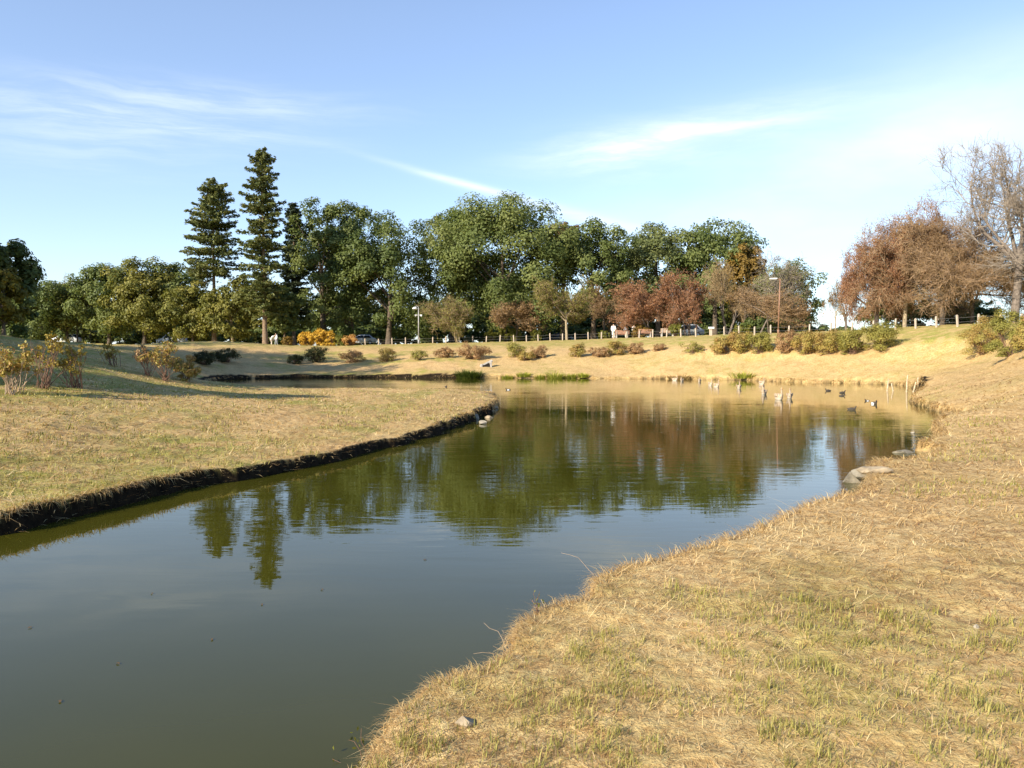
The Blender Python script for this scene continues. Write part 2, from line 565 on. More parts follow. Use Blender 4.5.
def shore_dist(x, y):
    """signed distance to the pond's edge: positive on land"""
    x, y = np.atleast_1d(x).astype(float), np.atleast_1d(y).astype(float)
    d = bilin(SDG, -60, -30, .5, x, y)
    k = np.abs(d) < 1.0
    if k.any():
        d[k] = _poly_dist(x[k], y[k])
    r = np.hypot(x, y)
    amp = np.clip(r * .012, .085, .30)
    nz = (fbm(x * 1.1, y * 1.1, 3, 2) - .5) * 1.6 + (fbm(x * 4.3, y * 4.3, 8, 2) - .5) * .8
    return d + nz * amp


# terrain heights: control points (pixel, depth) and free points, thin plate spline through them
ctl = []
for px, py, Y in [(300, 346, 95), (160, 346, 95), (60, 343, 100), (430, 343.5, 97), (520, 341.5, 94), (600, 339, 86), (700, 336, 76), (780, 334.5, 68),
                  (840, 332, 64), (900, 329, 60), (950, 327, 56), (1000, 325, 52), (1060, 322, 48),
                  (300, 347, 84), (430, 345.5, 84), (520, 344.5, 82), (600, 342.5, 77), (700, 340.5, 68), (780, 338.5, 63), (840, 337, 60), (900, 334, 57), (950, 332, 53), (990, 331, 49), (990, 340, 42), (950, 345, 46),
                  (300, 362, 70), (430, 361, 67.5), (520, 361, 67), (600, 359.5, 66), (700, 358.5, 60), (780, 357, 58), (860, 357, 54), (900, 352, 52),
                  (230, 362, 64), (960, 358, 37), (1000, 359, 32), (1060, 358, 30), (950, 381, 31), (1024, 382, 24), (1024, 420, 16.8),
                  (1024, 500, 8.4), (860, 560, 6.1), (1024, 600, 5.1), (960, 440, 15.5), (760, 366, 58.5), (900, 370, 48.5), (840, 372, 52.5),
                  (640, 369, 63), (480, 369, 64), (340, 369, 66),
                  (0, 346, 27), (0, 334, 37), (-90, 330, 34), (60, 346.5, 46), (50, 344.5, 70), (100, 346.5, 75), (110, 347, 58), (160, 352, 58), (210, 361, 52), (100, 384, 22.5), (20, 398, 17), (0, 430, 13), (0, 480, 9.8),
                  (170, 384, 28), (230, 395, 27), (300, 397, 27), (380, 396, 28), (450, 398, 27), (330, 420, 18.5), (150, 440, 14.4), (250, 440, 15), (180, 470, 11.2), (60, 490, 9.4)]:
    ctl.append(at_d(px, py, Y))
for x, y, z in [(0, 0, .26), (2, 0, .3), (2, 3, .26), (.6, 2.6, .22), (5, 0, .45), (10, 3, .7), (16, 8, 1.2), (26, 16, 2.4), (35, 25, 3.3), (42, 50, 4.0), (50, 70, 3.9), (25, -20, 2.5), (0, -14, 2.2), (0, -6, .8), (0, -40, 3.2),
                (-30, 12, 2.2), (-40, 25, 3.1), (-20, 10, .9), (-45, 60, 2.9), (-60, 90, 3.2), (-30, 80, 3.2), (-40, -20, 2.0), (60, 0, 3.4), (60, 90, 3.5), (20, 110, 3.5), (-20, 120, 3.3), (60, -60, 3.3), (-70, -60, 3.2), (-80, 20, 3.3),
                (0, 130, 3.4), (-80, 130, 3.4), (80, 130, 3.5)]:
    ctl.append((x, y, z))
for q in near_lip:
    if q[1] < 400:
        x, y = at_z(*q)
        ctl.append((x, y, .22))
CT = np.array(ctl)


def _tps():
    n = len(CT)
    d = np.hypot(CT[:, None, 0] - CT[None, :, 0], CT[:, None, 1] - CT[None, :, 1])
    K = np.where(d > 0, d * d * np.log(d + 1e-9), 0) + np.eye(n) * 2.0
    P = np.c_[np.ones(n), CT[:, :2]]
    A = np.block([[K, P], [P.T, np.zeros((3, 3))]])
    return np.linalg.solve(A, np.r_[CT[:, 2], np.zeros(3)])


TW = _tps()


def _land(x, y):
    z = TW[-3] + TW[-2] * x + TW[-1] * y
    for (cx, cy, _), wt in zip(CT, TW):
        d2 = (x - cx) ** 2 + (y - cy) ** 2
        z = z + wt * .5 * d2 * np.log(d2 + 1e-9)
    r = np.hypot(x, y - 30)
    k = np.clip((r - 95) / 60, 0, 1)
    k = k * k * (3 - 2 * k)
    z = z * (1 - k) + 3.4 * k
    return np.clip(z, .18, 4.3)


_gx, _gy = np.meshgrid(np.arange(-200, 201, 1.0), np.arange(-150, 251, 1.0))
LDG = _land(_gx.ravel(), _gy.ravel()).reshape(_gx.shape)


def land(x, y):
    return bilin(LDG, -200, -150, 1.0, np.atleast_1d(x).astype(float), np.atleast_1d(y).astype(float))


def ground_z(x, y, full=False):
    x, y = np.atleast_1d(x).astype(float), np.atleast_1d(y).astype(float)
    sd = shore_dist(x, y)
    ld = land(x, y)
    r = np.hypot(x, y)
    ld = ld + (fbm(x * .8, y * .8, 21, 3) - .5) * np.clip(.05 + r * .002, 0, .16) + (fbm(x * 5, y * 5, 31, 3) - .5) * .055
    # the turf edge stays low along the water, the bank rises behind it
    lowlip = np.clip(.20 + np.maximum(sd, 0) * .30 + np.maximum(sd - 3, 0) * .4, 0, 9)
    left = (x < 0.5) & (y < 27)
    lowlip = np.where(left, .30 + np.maximum(sd, 0) * .22, lowlip)
    lowlip = np.where((y > 40), .14 + np.maximum(sd, 0) * .34 + np.maximum(sd - 4, 0) * .3, lowlip)
    hol = np.exp(-(((x - 20.6) / 2.2) ** 2 + ((y - 40.5) / 2.6) ** 2))
    lowlip = lowlip + .62 * hol
    ld = np.maximum(ld, .85 * hol * (sd > 0))
    ld = np.minimum(ld, lowlip)
    wdt = np.clip(.05 + r * .006, .07, .25)
    s = np.clip((sd + wdt) / (2 * wdt), 0, 1)
    s = s * s * (3 - 2 * s)
    z = -.7 + (ld + .7) * s
    if full:
        return z, sd, s
    return z


def gz(x, y):
    return float(ground_z(x, y)[0])


def hit(px, py, y0=3.0, y1=140.0):
    """first point of the ground seen at a pixel"""
    d = ray(px, py)
    ys = np.linspace(y0, y1, 900)
    t = ys / d[1]
    gx, zz = d[0] * t, EYE + d[2] * t
    below = ground_z(gx, ys) >= zz
    i = int(np.argmax(below)) if below.any() else len(ys) - 1
    return float(gx[i]), float(ys[i]), float(ground_z(gx[i], ys[i])[0])


# ------------------------------------------------------------------ ground and water
def build_ground():
    az = np.concatenate([np.arange(-180, -46, 3.0), np.arange(-46, 46, .105), np.arange(46, 180, 3.0)])
    r = np.concatenate([[.05, .5, 1.0, 1.5, 2.0], np.exp(np.linspace(math.log(2.1), math.log(112), 600)), np.exp(np.linspace(math.log(120), math.log(3500), 24))])
    A, Rr = np.meshgrid(np.radians(az), r)
    x, y = (Rr * np.sin(A)).ravel(), (Rr * np.cos(A)).ravel()
    z, sd, s = ground_z(x, y, True)
    na, nr = len(az), len(r)
    i = np.arange(nr - 1)[:, None] * na
    j = np.arange(na)[None, :]
    j2 = (j + 1) % na
    quads = np.stack([i + j, i + j2, i + na + j2, i + na + j], -1).reshape(-1, 4)
    rr = np.hypot(x, y)
    soil_shade = np.clip((np.clip(.05 + rr * .006, .07, .25) + np.where((x < -.6) & (y < 28), .045, np.where((x < -3) & (y > 30), .42, -.10)) - sd) / .05, 0, 1)  # bare soil at the lip; along the channel widened as painted bank shade
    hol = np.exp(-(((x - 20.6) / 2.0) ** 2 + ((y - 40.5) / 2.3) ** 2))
    soil_shade = np.maximum(soil_shade, np.clip((hol - .35) * 6, 0, 1) * (sd < .5) * (fbm(x * 3, y * 3, 66, 2) > .36))  # bank hollow: shade of its recesses painted through the same mask
    lush = np.clip((z - 2.3) / .6, 0, 1) * 1.0 * (y > 30)
    lush = lush + np.where(x < -3, 1.1, .30) * (z < 2.2) * np.clip(fbm(x * .35, y * .35, 5, 3) * 3 - 1.1, 0, 1)
    lush = lush + .65 * np.clip((z - .75) / .8, 0, 1) * (x < -6) * (y < 58) * (y > 8) + .10 * (x > 1) * (y < 6) * (y > 1.5)
    me = np_mesh("ground", np.c_[x, y, z], quads, None, {'soil_shade': soil_shade, 'lush': lush}, True)
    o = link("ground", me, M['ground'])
    o["kind"] = "structure"
    w = bpy.data.meshes.new("water")
    w.from_pydata([(-80, -30, 0), (60, -30, 0), (60, 75, 0), (-80, 75, 0)], [], [(0, 1, 2, 3)])
    ow = link("water", w, M['water'])
    ow["kind"] = "structure"


build_ground()


# ------------------------------------------------------------------ plant generators (numpy)
def unit(v):
    return v / (np.linalg.norm(v, axis=-1, keepdims=True) + 1e-9)


def rdirs(rng, n):
    return unit(rng.normal(size=(n, 3)))


def leaf_quads(rng, c, nrm, size, aspect=.6, axis=None):
    """pointed leaf-shaped faces, slightly folded along the midrib"""
    n = len(c)
    a = rdirs(rng, n) if axis is None else axis
    nrm = unit(nrm)
    a = unit(a - nrm * (a * nrm).sum(1, keepdims=True))
    b = np.cross(nrm, a)
    size = np.broadcast_to(np.asarray(size, float), (n,))[:, None]
    lift = nrm * size * .12
    v = np.stack([c - a * size * .5, c + b * size * .5 * aspect + lift, c + a * size * .5, c - b * size * .5 * aspect + lift], 1)
    q = np.arange(n * 4).reshape(n, 4)
    return v.reshape(-1, 3), q


def leaves_mesh(name, rng, c, nrm, size, tint, aspect=.6, axis=None):
    v, q = leaf_quads(rng, c, nrm, size, aspect, axis)
    return np_mesh(name, v, q, None, {'tint': np.repeat(np.clip(tint, 0, 1), 4)})


def prisms(P0, P1, R0, R1, n):
    d = unit(P1 - P0)
    ref = np.where(np.abs(d[:, 2:3]) > .9, np.array([[1., 0, 0]]), np.array([[0, 0, 1.]]))
    a = unit(np.cross(d, ref))
    b = np.cross(d, a)
    t = np.arange(n) * 2 * PI / n
    ring = a[:, None, :] * np.cos(t)[None, :, None] + b[:, None, :] * np.sin(t)[None, :, None]
    v = np.stack([P0[:, None, :] + ring * R0[:, None, None], P1[:, None, :] + ring * R1[:, None, None]], 1)
    m = len(P0)
    base = (np.arange(m) * 2 * n)[:, None]
    k = np.arange(n)[None, :]
    k2 = (k + 1) % n
    q = np.stack([base + k, base + k2, base + n + k2, base + n + k], -1).reshape(-1, 4)
    return v.reshape(-1, 3), q


def segs_mesh(name, segs):
    """segs: list of (P0,P1,R0,R1,n)"""
    V, Q, off = [], [], 0
    for P0, P1, R0, R1, n in segs:
        if len(P0) == 0:
            continue
        v, q = prisms(P0, P1, R0, R1, n)
        V.append(v)
        Q.append(q + off)
        off += len(v)
    return np_mesh(name, np.concatenate(V), np.concatenate(Q), None, None, True)


def grow(rng, P, D, L, Rd, specs):
    """branching skeleton level by level; returns per level (P0,P1,R0,R1), plus the last tips"""
    levels = []
    tips = None
    for sp in specs:
        ns = sp.get('seg', 4)
        pts, dirs, rads = [P], [], [Rd]
        d = D
        for k in range(ns):
            d = unit(d + rng.normal(size=d.shape) * sp.get('wob', .15) + np.array([0, 0, sp.get('up', .05)]))
            dirs.append(d)
            pts.append(pts[-1] + d * (L / ns)[:, None])
            rads.append(Rd * (1 - (1 - sp.get('tip', .35)) * (k + 1) / ns))
        P0 = np.concatenate(pts[:-1])
        P1 = np.concatenate(pts[1:])
        R0 = np.concatenate(rads[:-1])
        R1 = np.concatenate(rads[1:])
        levels.append([P0, P1, R0, R1])
        tips = pts[-1]
        nc = sp.get('kids', 0)
        if not nc:
            break
        n = len(P)
        pts, dirs, rads = np.stack(pts), np.stack(dirs), np.stack(rads)
        t = rng.uniform(sp.get('t0', .35), 1.0, (nc, n))
        t[0] = rng.uniform(.85, 1.0, n)
        f = np.clip(t * ns, 0, ns - 1e-4)
        i = f.astype(int)
        fr = (f - i)[..., None]
        j = np.broadcast_to(np.arange(n), (nc, n))
        cp = pts[i, j] * (1 - fr) + pts[i + 1, j] * fr
        cd = dirs[i, j]
        cr = rads[i, j]
        rv = rdirs(rng, nc * n).reshape(nc, n, 3)
        perp = unit(rv - cd * (rv * cd).sum(-1, keepdims=True))
        if sp.get('fan') and n == 1:            # spread the limbs evenly round the trunk
            az = rng.uniform(0, 6.28) + np.arange(nc) * 2 * PI / nc * 1.0 + rng.normal(size=nc) * .35
            perp = np.stack([np.cos(az), np.sin(az), np.zeros(nc)], -1)[:, None, :]
        ang = R(sp.get('ang', 45)) * rng.uniform(.6, 1.3, (nc, n, 1))
        nd = unit(cd * np.cos(ang) + perp * np.sin(ang))
        ln = L[None, :] * sp.get('ratio', .6) * rng.uniform(.65, 1.25, (nc, n)) * (1.15 - .4 * t)
        P, D, L = cp.reshape(-1, 3), nd.reshape(-1, 3), ln.ravel()
        Rd = np.maximum(cr.ravel() * sp.get('rr', .6), sp.get('rmin', .006))
    return levels, tips


def fit(levels, tips, H, rad, depth=None):
    """scale a skeleton to the height and half width wanted"""
    allp = np.concatenate([l[1] for l in levels])
    sz = H / allp[:, 2].max()
    sx = rad / np.percentile(np.abs(allp[:, 0]), 98.5)
    sy = (depth or rad) / np.percentile(np.abs(allp[:, 1]), 98.5)
    s = np.array([sx, sy, sz])
    # the trunk stays upright: squeeze in x,y grows with distance from the axis only
    for l in levels:
        l[0] = l[0] * s
        l[1] = l[1] * s
    return levels, tips * s


def crown_points(rng, n, H, zb, rad, K=120, flat=.92, lump=.35, rcs=(.15, .29), depth=None):
    """leaf centres, outward normals and tints on leaf clumps that fill an uneven crown"""
    dep = depth or rad
    hz, zc = (H - zb) / 2, (H + zb) / 2
    d = rdirs(rng, K)
    d[:, 2] = np.where((d[:, 2] < 0) & (rng.uniform(size=K) < .25), -d[:, 2], d[:, 2])
    d = d / ((np.abs(d) ** 2.7).sum(1, keepdims=True) ** (1 / 2.7))
    rr = .30 + .70 * rng.uniform(size=K) ** .5
    lob = 1 - lump * .5 + lump * vnoise(d[:, 0] * 2.2 + 9.3, d[:, 1] * 2.2 + d[:, 2] * 2.7 + 4.1, int(rng.integers(999)))
    rc = min(rad, hz * 1.3) * rng.uniform(*rcs, K)
    cc = d * (rr * lob)[:, None] * np.array([rad, dep, hz])
    ct = rng.uniform(0, 1, K)
    w = rc ** 2
    k = rng.choice(K, n, p=w / w.sum())
    dd = rdirs(rng, n)
    dd[:, 2] = np.where((dd[:, 2] < -.3) & (rng.uniform(size=n) < .6), -dd[:, 2], dd[:, 2])
    c = cc[k] + dd * (rc[k] * rng.uniform(.35, 1.12, n) ** .8)[:, None] * np.array([1, 1, flat])
    q = np.percentile(np.abs(c[:, :2]), 97.5, axis=0)
    lo, hi = np.percentile(c[:, 2], 1.0), np.percentile(c[:, 2], 99.6)
    sc = np.array([rad / q[0], dep / q[1], (H - zb) / (hi - lo)])
    of = np.array([0, 0, zb - lo * sc[2]])
    c, cc = c * sc + of, cc * sc + of
    out = unit((c - np.array([0, 0, zc - .2 * hz])) / np.array([rad, dep, hz]))
    nrm = unit(dd * 1.0 + out * .6 + np.array([0, 0, .25]) + rng.normal(size=(n, 3)) * .5)
    tint = .12 + ct[k] * .48 + rng.uniform(0, .4, n)
    return c, nrm, tint, cc, rc


def limbs_to(rng, base, cc, r0, k=14):
    """a trunk with limbs that reach some of the leaf clumps"""
    H = cc[:, 2].max()
    top = np.array([0, 0, H * .72])
    ns = 7
    z = np.linspace(0, 1, ns + 1)
    wob = np.cumsum(rng.normal(size=(ns + 1, 2)) * .05 * r0 * 4, 0)
    pts = np.c_[wob * (z[:, None]), z * top[2]]
    pts[0, :2] = 0
    rad = r0 * (1 - .78 * z)
    rad[0] *= 1.35
    segs = [(pts[:-1], pts[1:], rad[:-1], rad[1:], 9)]
    idx = rng.choice(len(cc), min(k, len(cc)), replace=False)
    A, B, C, D = [], [], [], []
    for i in idx:
        tz = np.clip(cc[i, 2] * rng.uniform(.4, .75), H * .15, top[2])
        f = tz / top[2] * ns
        j = min(int(f), ns - 1)
        p = pts[j] * (1 - f + j) + pts[j + 1] * (f - j)
        q = cc[i]
        mid = (p + q) / 2 + np.array([0, 0, .12 * np.linalg.norm(q - p)])
        rr = rad[j] * .45
        A += [p, mid]
        B += [mid, q]
        C += [rr, rr * .6]
        D += [rr * .6, rr * .2]
    segs.append((np.array(A), np.array(B), np.array(C), np.array(D), 5))
    return segs


def broadleaf(px, d, top, half, kind, label, seed, bot=None, n=17000, leaf=.35, trunk=None, bark='bark', zoff=0.0, **kw):
    """px: trunk position, top: pixel row of the crown's top, half: crown half width in pixels, bot: pixel row of its lower edge"""
    rng = np.random.default_rng(seed)
    x, y, zt = at_d(px, top, d)
    zg = gz(x, y)
    H = zt - zg
    rad = half * d / F_PX
    zb = (at_d(px, bot, d)[2] - zg) if bot else H * .25
    zb = max(zb, .15)
    n = int(n * 1.7)
    t = thing("broadleaf_tree", label, "tree", (x, y, zg - .03), 0, kw.pop('group', "broadleaf trees behind the fence"))
    c, nr, ti, cc, rc = crown_points(rng, n, H, zb, rad, **kw)
    me = leaves_mesh("crown", rng, c, nr, leaf * rng.uniform(.7, 1.25, n), ti, .62)
    link("crown", me, M[kind], t)
    link("trunk", segs_mesh("trunk", limbs_to(rng, None, cc, trunk or max(.12, H * .024))), M[bark], t)
    return t


def conifer(px, d, top, half, low, kind, label, seed, prof, n_leaf=9000, keep=.8, droop=.25):
    """tall cedar: whorls of level branches with tufts of needles, gaps between them, bare trunk below"""
    rng = np.random.default_rng(seed)
    x, y, zt = at_d(px, top, d)
    zg = gz(x, y)
    H = zt - zg
    rad = half * d / F_PX
    z0 = at_d(px, low, d)[2] - zg
    t = thing("cedar_tree", label, "tree", (x, y, zg - .03), 0, "tall cedars")
    zs = np.linspace(0, H * .985, 12)
    pts = np.c_[np.cumsum(rng.normal(size=(12, 2)) * .03, 0), zs]
    r0 = H * .0125
    rads = r0 * (1 - .9 * zs / H) + .015
    rads[0] *= 1.3
    segs = [(pts[:-1], pts[1:], rads[:-1], rads[1:], 9)]
    A, B, C, D = [], [], [], []
    cen, axs, siz, tin = [], [], [], []
    z = z0
    while z < H - .12:
        tt = (z - z0) / (H - z0)
        nb = int(rng.integers(4, 7))
        a0 = rng.uniform(0, 6.28)
        for k in range(nb):
            if rng.uniform() > keep:
                continue
            a = a0 + k * 6.283 / nb + rng.normal() * .25
            L = rad * prof(tt) * rng.uniform(.58, 1.15)
            zj = z + rng.uniform(-.3, .3)
            drp = droop * rng.uniform(.4, 1.9)
            L = max(L, .25)
            hd = np.array([math.cos(a), math.sin(a), 0])
            p0 = np.array([np.interp(z, zs, pts[:, 0]), np.interp(z, zs, pts[:, 1]), zj])
            pm = p0 + hd * L * .55 + np.array([0, 0, -drp * L * .30 + tt * .25 * L])
            pe = p0 + hd * L + np.array([0, 0, -drp * L * .30 + tt * .40 * L])
            rb = .018 + .012 * L
            A += [p0, pm]
            B += [pm, pe]
            C += [rb, rb * .6]
            D += [rb * .6, .008]
            m = int(10 + L * 36)
            f = rng.uniform(.02, 1.04, m) ** .8
            q = np.where(f[:, None] < .55, p0 + (pm - p0) * (f / .55)[:, None], pm + (pe - pm) * ((f - .55) / .45)[:, None])
            side = np.array([-hd[1], hd[0], 0])
            wdt = (.10 + .17 * L) * (1.25 - f)
            q = q + side * (rng.normal(size=m) * wdt)[:, None] + np.array([0, 0, 1.]) * (rng.normal(size=m) * .10 + .02 - .10 * rng.uniform(size=m))[:, None]
            cen.append(q)
            axs.append(unit(hd + side * rng.normal(size=(m, 1)) * .8 + np.array([0, 0, -.35]) + rng.normal(size=(m, 3)) * .25))
            siz.append(rng.uniform(.28, .56, m))
            tin.append(rng.uniform(0, .35) + rng.uniform(0, .65, m))
        z += rng.uniform(.24, .58) * (1.15 - .4 * tt)
    segs.append((np.array(A), np.array(B), np.array(C), np.array(D), 4))
    link("trunk", segs_mesh("trunk", segs), M['cedar_bark'], t)
    cen, axs, siz, tin = map(np.concatenate, (cen, axs, siz, tin))
    nr = unit(np.array([0, 0, .8]) + rng.normal(size=cen.shape) * .6)
    link("crown", leaves_mesh("crown", rng, cen, nr, siz, tin, .42, axs), M[kind], t)
    return t


def twiggy(px, d, top, half, label, seed, bark, twig, leafmat=None, nleaf=2500, leaf=.16, stems=1, low=.28, ang=46, dens=1.0, trunk=None,
           name="cherry_tree", cat="tree", group="half bare trees", up=.06, twr=.013, leafbox=None, levels=5, t0=.62, nlimb=None):
    """vase shaped tree of fine branches, bare or with thinning leaves"""
    rng = np.random.default_rng(seed)
    x, y, zt = at_d(px, top, d)
    zg = gz(x, y)
    H = zt - zg
    rad = half * d / F_PX
    r0 = trunk or H * .022
    t = thing(name, label, cat, (x, y, zg - .05), 0, group)
    P = np.zeros((stems, 3))
    D = unit(np.c_[rng.normal(size=(stems, 2)) * (.025 if stems == 1 else .35), np.ones(stems)])
    if stems > 1:
        P[:, :2] = rng.normal(size=(stems, 2)) * .12
    L = np.full(stems, H * low) * rng.uniform(.85, 1.15, stems)
    Rd = np.full(stems, r0 / (stems ** .4))
    k = lambda v: max(2, int(round(v * dens * 1.25)))
    specs = [dict(seg=4, wob=.035, up=.05, kids=nlimb or (6 if stems == 1 else 4), ang=ang, ratio=1.35, rr=.62, t0=t0, tip=.75, fan=True),
             dict(seg=6, wob=.17, up=up, kids=k(7), ang=50, ratio=.56, rr=.50, t0=.2, tip=.3, rmin=.02),
             dict(seg=5, wob=.24, up=up, kids=k(7), ang=50, ratio=.58, rr=.55, t0=.15, tip=.3, rmin=twr * 1.2),
             dict(seg=4, wob=.26, up=up * .6, kids=k(5) if levels > 4 else 0, ang=46, ratio=.62, rr=.6, t0=.15, tip=.45, rmin=twr),
             dict(seg=3, wob=.26, up=.03, kids=0, tip=.5)]
    lv, tips = grow(rng, P, D, L, Rd, specs)
    lv, tips = fit(lv, tips, H, rad)
    # one smooth body for trunk and limbs, one for the fine twigs
    link("trunk", segs_mesh("trunk", [(*lv[0], 9), (*lv[1], 6)]), M[bark], t)
    link("twigs", segs_mesh("twigs", [(*l, 3) for l in lv[2:]]), M[twig], t)
    if leafmat:
        src = np.concatenate([tips] + [l[1] for l in lv[3:]])
        if leafbox:
            w = leafbox(src / np.array([rad, rad, H]))
            src = src[rng.uniform(size=len(src)) < w]
        c = src[rng.integers(0, len(src), nleaf)] + rng.normal(size=(nleaf, 3)) * .10
        tint = rng.uniform(0, 1, nleaf)
        link("leaves", leaves_mesh("leaves", rng, c, rdirs(rng, nleaf) + np.array([0, 0, .5]), leaf * rng.uniform(.7, 1.3, nleaf), tint), M[leafmat], t)
    return t


def shrub(px, base, w, h, kind, label, seed, n=1500, leaf=.10, d=None, stems='red_stem', name="azalea_shrub", cat="shrub", group="azaleas on the grass bank",
          K=16, ground=None, open_=0.0, flat=.9):
    """low shrub: base pixel row, width and height in pixels"""
    rng = np.random.default_rng(seed)
    if d is None:
        x, y, zg = hit(px, base)
    else:
        x, y, _ = at_d(px, base, d)
        zg = gz(x, y)
    rad = w / 2 * y / F_PX
    H = h * y / F_PX
    y2 = y + rad * .5
    x2 = x * y2 / y
    zg = gz(x2, y2)
    t = thing(name, label, cat, (x2, y2, zg - .02), 0, group)
    c, nr, ti, cc, rc = crown_points(rng, n, H * 1.02, H * (.02 + open_), rad, K=K, flat=flat, lump=.5, rcs=(.22, .42), depth=rad * .8)
    c[:, 2] = np.maximum(c[:, 2], .02)
    link("foliage", leaves_mesh("foliage", rng, c, nr, leaf * rng.uniform(.7, 1.3, n), ti, .6), M[kind], t)
    m = max(8, K)
    e = cc[rng.integers(0, len(cc), m)]
    p0 = np.c_[rng.normal(size=(m, 2)) * rad * .12, np.zeros(m)]
    mid = p0 * .5 + e * .5 + np.c_[np.zeros((m, 2)), np.full(m, H * .08)]
    link("stems", segs_mesh("stems", [(np.concatenate([p0, mid]), np.concatenate([mid, e]), np.full(2 * m, .014), np.full(2 * m, .008), 4)]), M[stems], t)
    return t


def cane_shrub(px, base, w, h, label, seed, canes=16, heads=1.0, d=None, stem='red_stem', group="hydrangea stems on the left bank", leafmat='hydrangea', nl=19):
    """hydrangea in autumn: upright canes, leaves left only near the tips"""
    rng = np.random.default_rng(seed)
    x, y, zg = hit(px, base)
    rad, H = w / 2 * y / F_PX, h * y / F_PX
    t = thing("hydrangea_shrub", label, "shrub", (x, y, zg - .02), 0, group)
    P = np.c_[rng.normal(size=(canes, 2)) * rad * .22, np.zeros(canes)]
    out = rng.normal(size=(canes, 2)) * .32
    D = unit(np.c_[out, np.ones(canes)])
    L = H * rng.uniform(.55, 1.02, canes)
    lv, tips = grow(rng, P, D, L, np.full(canes, .011), [dict(seg=5, wob=.07, up=.02, kids=2, ang=22, ratio=.35, rr=.8, t0=.45, tip=.6, rmin=.006), dict(seg=3, wob=.1, up=.05, kids=0)])
    link("stems", segs_mesh("stems", [(*l, 4) for l in lv]), M[stem], t)
    src = np.concatenate([tips, lv[0][1][-canes:]])
    src = src[rng.uniform(size=len(src)) < heads]
    n = max(1, len(src)) * nl
    c = np.repeat(src, nl, 0)[:n] + rng.normal(size=(n, 3)) * np.array([.055, .055, .045])
    nr = rdirs(rng, n) + np.array([0, 0, .6])
    link("foliage", leaves_mesh("foliage", rng, c, nr, rng.uniform(.05, .11, n), rng.uniform(0, 1, n), .62), M[leafmat], t)
    return t


def blades(rng, pos, head, tilt, length, width, bend, tint):
    n = len(pos)
    hx = np.c_[np.cos(head), np.sin(head), np.zeros(n)]
    up = np.array([0, 0, 1.0])
    d0 = hx * np.cos(tilt)[:, None] + up * np.sin(tilt)[:, None]
    t1 = tilt - bend
    d1 = hx * np.cos(t1)[:, None] + up * np.sin(t1)[:, None]
    sd = np.c_[-np.sin(head), np.cos(head), np.zeros(n)] * (width * .5)[:, None]
    mid = pos + d0 * (length * .5)[:, None]
    tip = mid + d1 * (length * .5)[:, None]
    v = np.stack([pos - sd, pos + sd, mid + sd * .8, mid - sd * .8, tip], 1).reshape(-1, 3)
    b = (np.arange(n) * 5)[:, None]
    return v, b + np.array([[0, 1, 2, 3]]), b + np.array([[3, 2, 4]]), np.repeat(tint, 5)


def tuft(name, label, px, base, w, h, mat, seed, n=160, group=None, wid=.02, lean=.35, cat="grass tuft"):
    rng = np.random.default_rng(seed)
    x, y, _ = hit(px, base)
    rad, H = w / 2 * y / F_PX, h * y / F_PX
    zg = max(gz(x, y), 0.0)
    ra = rng.uniform(size=n) ** .6 * rad
    an = rng.uniform(0, 6.283, n)
    pos = np.c_[np.cos(an) * ra, np.sin(an) * ra * .6, np.full(n, -.06)]
    v, q, tr, ti = blades(rng, pos, an + rng.normal(size=n) * .5, PI / 2 - rng.uniform(0, lean, n) - lean * .8 * ra / rad, H * rng.uniform(.55, 1.15, n), np.full(n, wid), rng.uniform(.1, 1.0, n), rng.uniform(0, 1, n))
    o = link(name, np_mesh(name, v, q, tr, {'tint': ti}), M[mat])
    o.location = (x, y, zg)
    return tag(o, label, cat, group)


# ------------------------------------------------------------------ trees behind the fence, from left to right
BL = broadleaf
BL(-6, 54, 240, 34, 'green_dark', "dark broadleaf tree cut by the photo's left edge, its top above the yellow-green one", 101, bot=330, n=9000, leaf=.3)
BL(2, 48, 268, 20, 'yellow_green', "yellow-green small tree in front of the dark tree at the left edge", 102, bot=322, n=4500, leaf=.24)
BL(40, 108, 281, 30, 'green_dark', "low dark tree just left of the white hatchback", 103, bot=338, n=7000)
BL(66, 110, 284, 25, 'green_olive', "small olive tree whose crown hangs over the white hatchback", 104, bot=327, n=5000)
BL(108, 106, 266, 30, 'green', "rounded green tree right of the bare-topped tree, over the parked white cars", 105, bot=332, n=8000)
BL(143, 104, 259, 32, 'green_olive', "highest domed olive-green tree left of the two tall cedars", 106, bot=334, n=8500)
BL(174, 106, 263, 26, 'green', "green tree between the domed olive tree and the shorter cedar", 107, bot=336, n=7000)
BL(192, 100, 284, 25, 'green_olive', "low olive tree at the foot of the shorter cedar, left side", 108, bot=338, n=6000)
BL(232, 98, 278, 27, 'green_olive', "yellowish olive tree between the two tall cedar trunks", 109, bot=336, n=6000, bark='pale_bark')
BL(284, 99, 288, 16, 'green', "small bright green tree right of the tallest cedar's bare trunk", 110, bot=330, n=4500)
BL(322, 104, 200, 30, 'green', "upright dark green tree with ragged top right of the dark cedar", 111, bot=334, n=10000, lump=.6)
BL(350, 106, 206, 34, 'green', "leaning green tree with a notched top left of the broad rounded one", 112, bot=330, n=11000, lump=.6)
BL(388, 102, 220, 46, 'green_dark', "broad rounded dark green tree left of the globe lamp post", 113, bot=334, n=14000, lump=.5)
BL(452, 112, 212, 30, 'green_pale', "paler far tree forming the left shoulder of the largest crown", 114, bot=310, n=9000)
BL(503, 103, 203, 64, 'green', "largest round green tree, in the centre of the row", 115, bot=318, n=36000, lump=.4, trunk=.5)
BL(563, 106, 224, 15, 'brown_leaf', "narrow orange-brown crown showing between the two central green trees", 116, bot=270, n=3800)
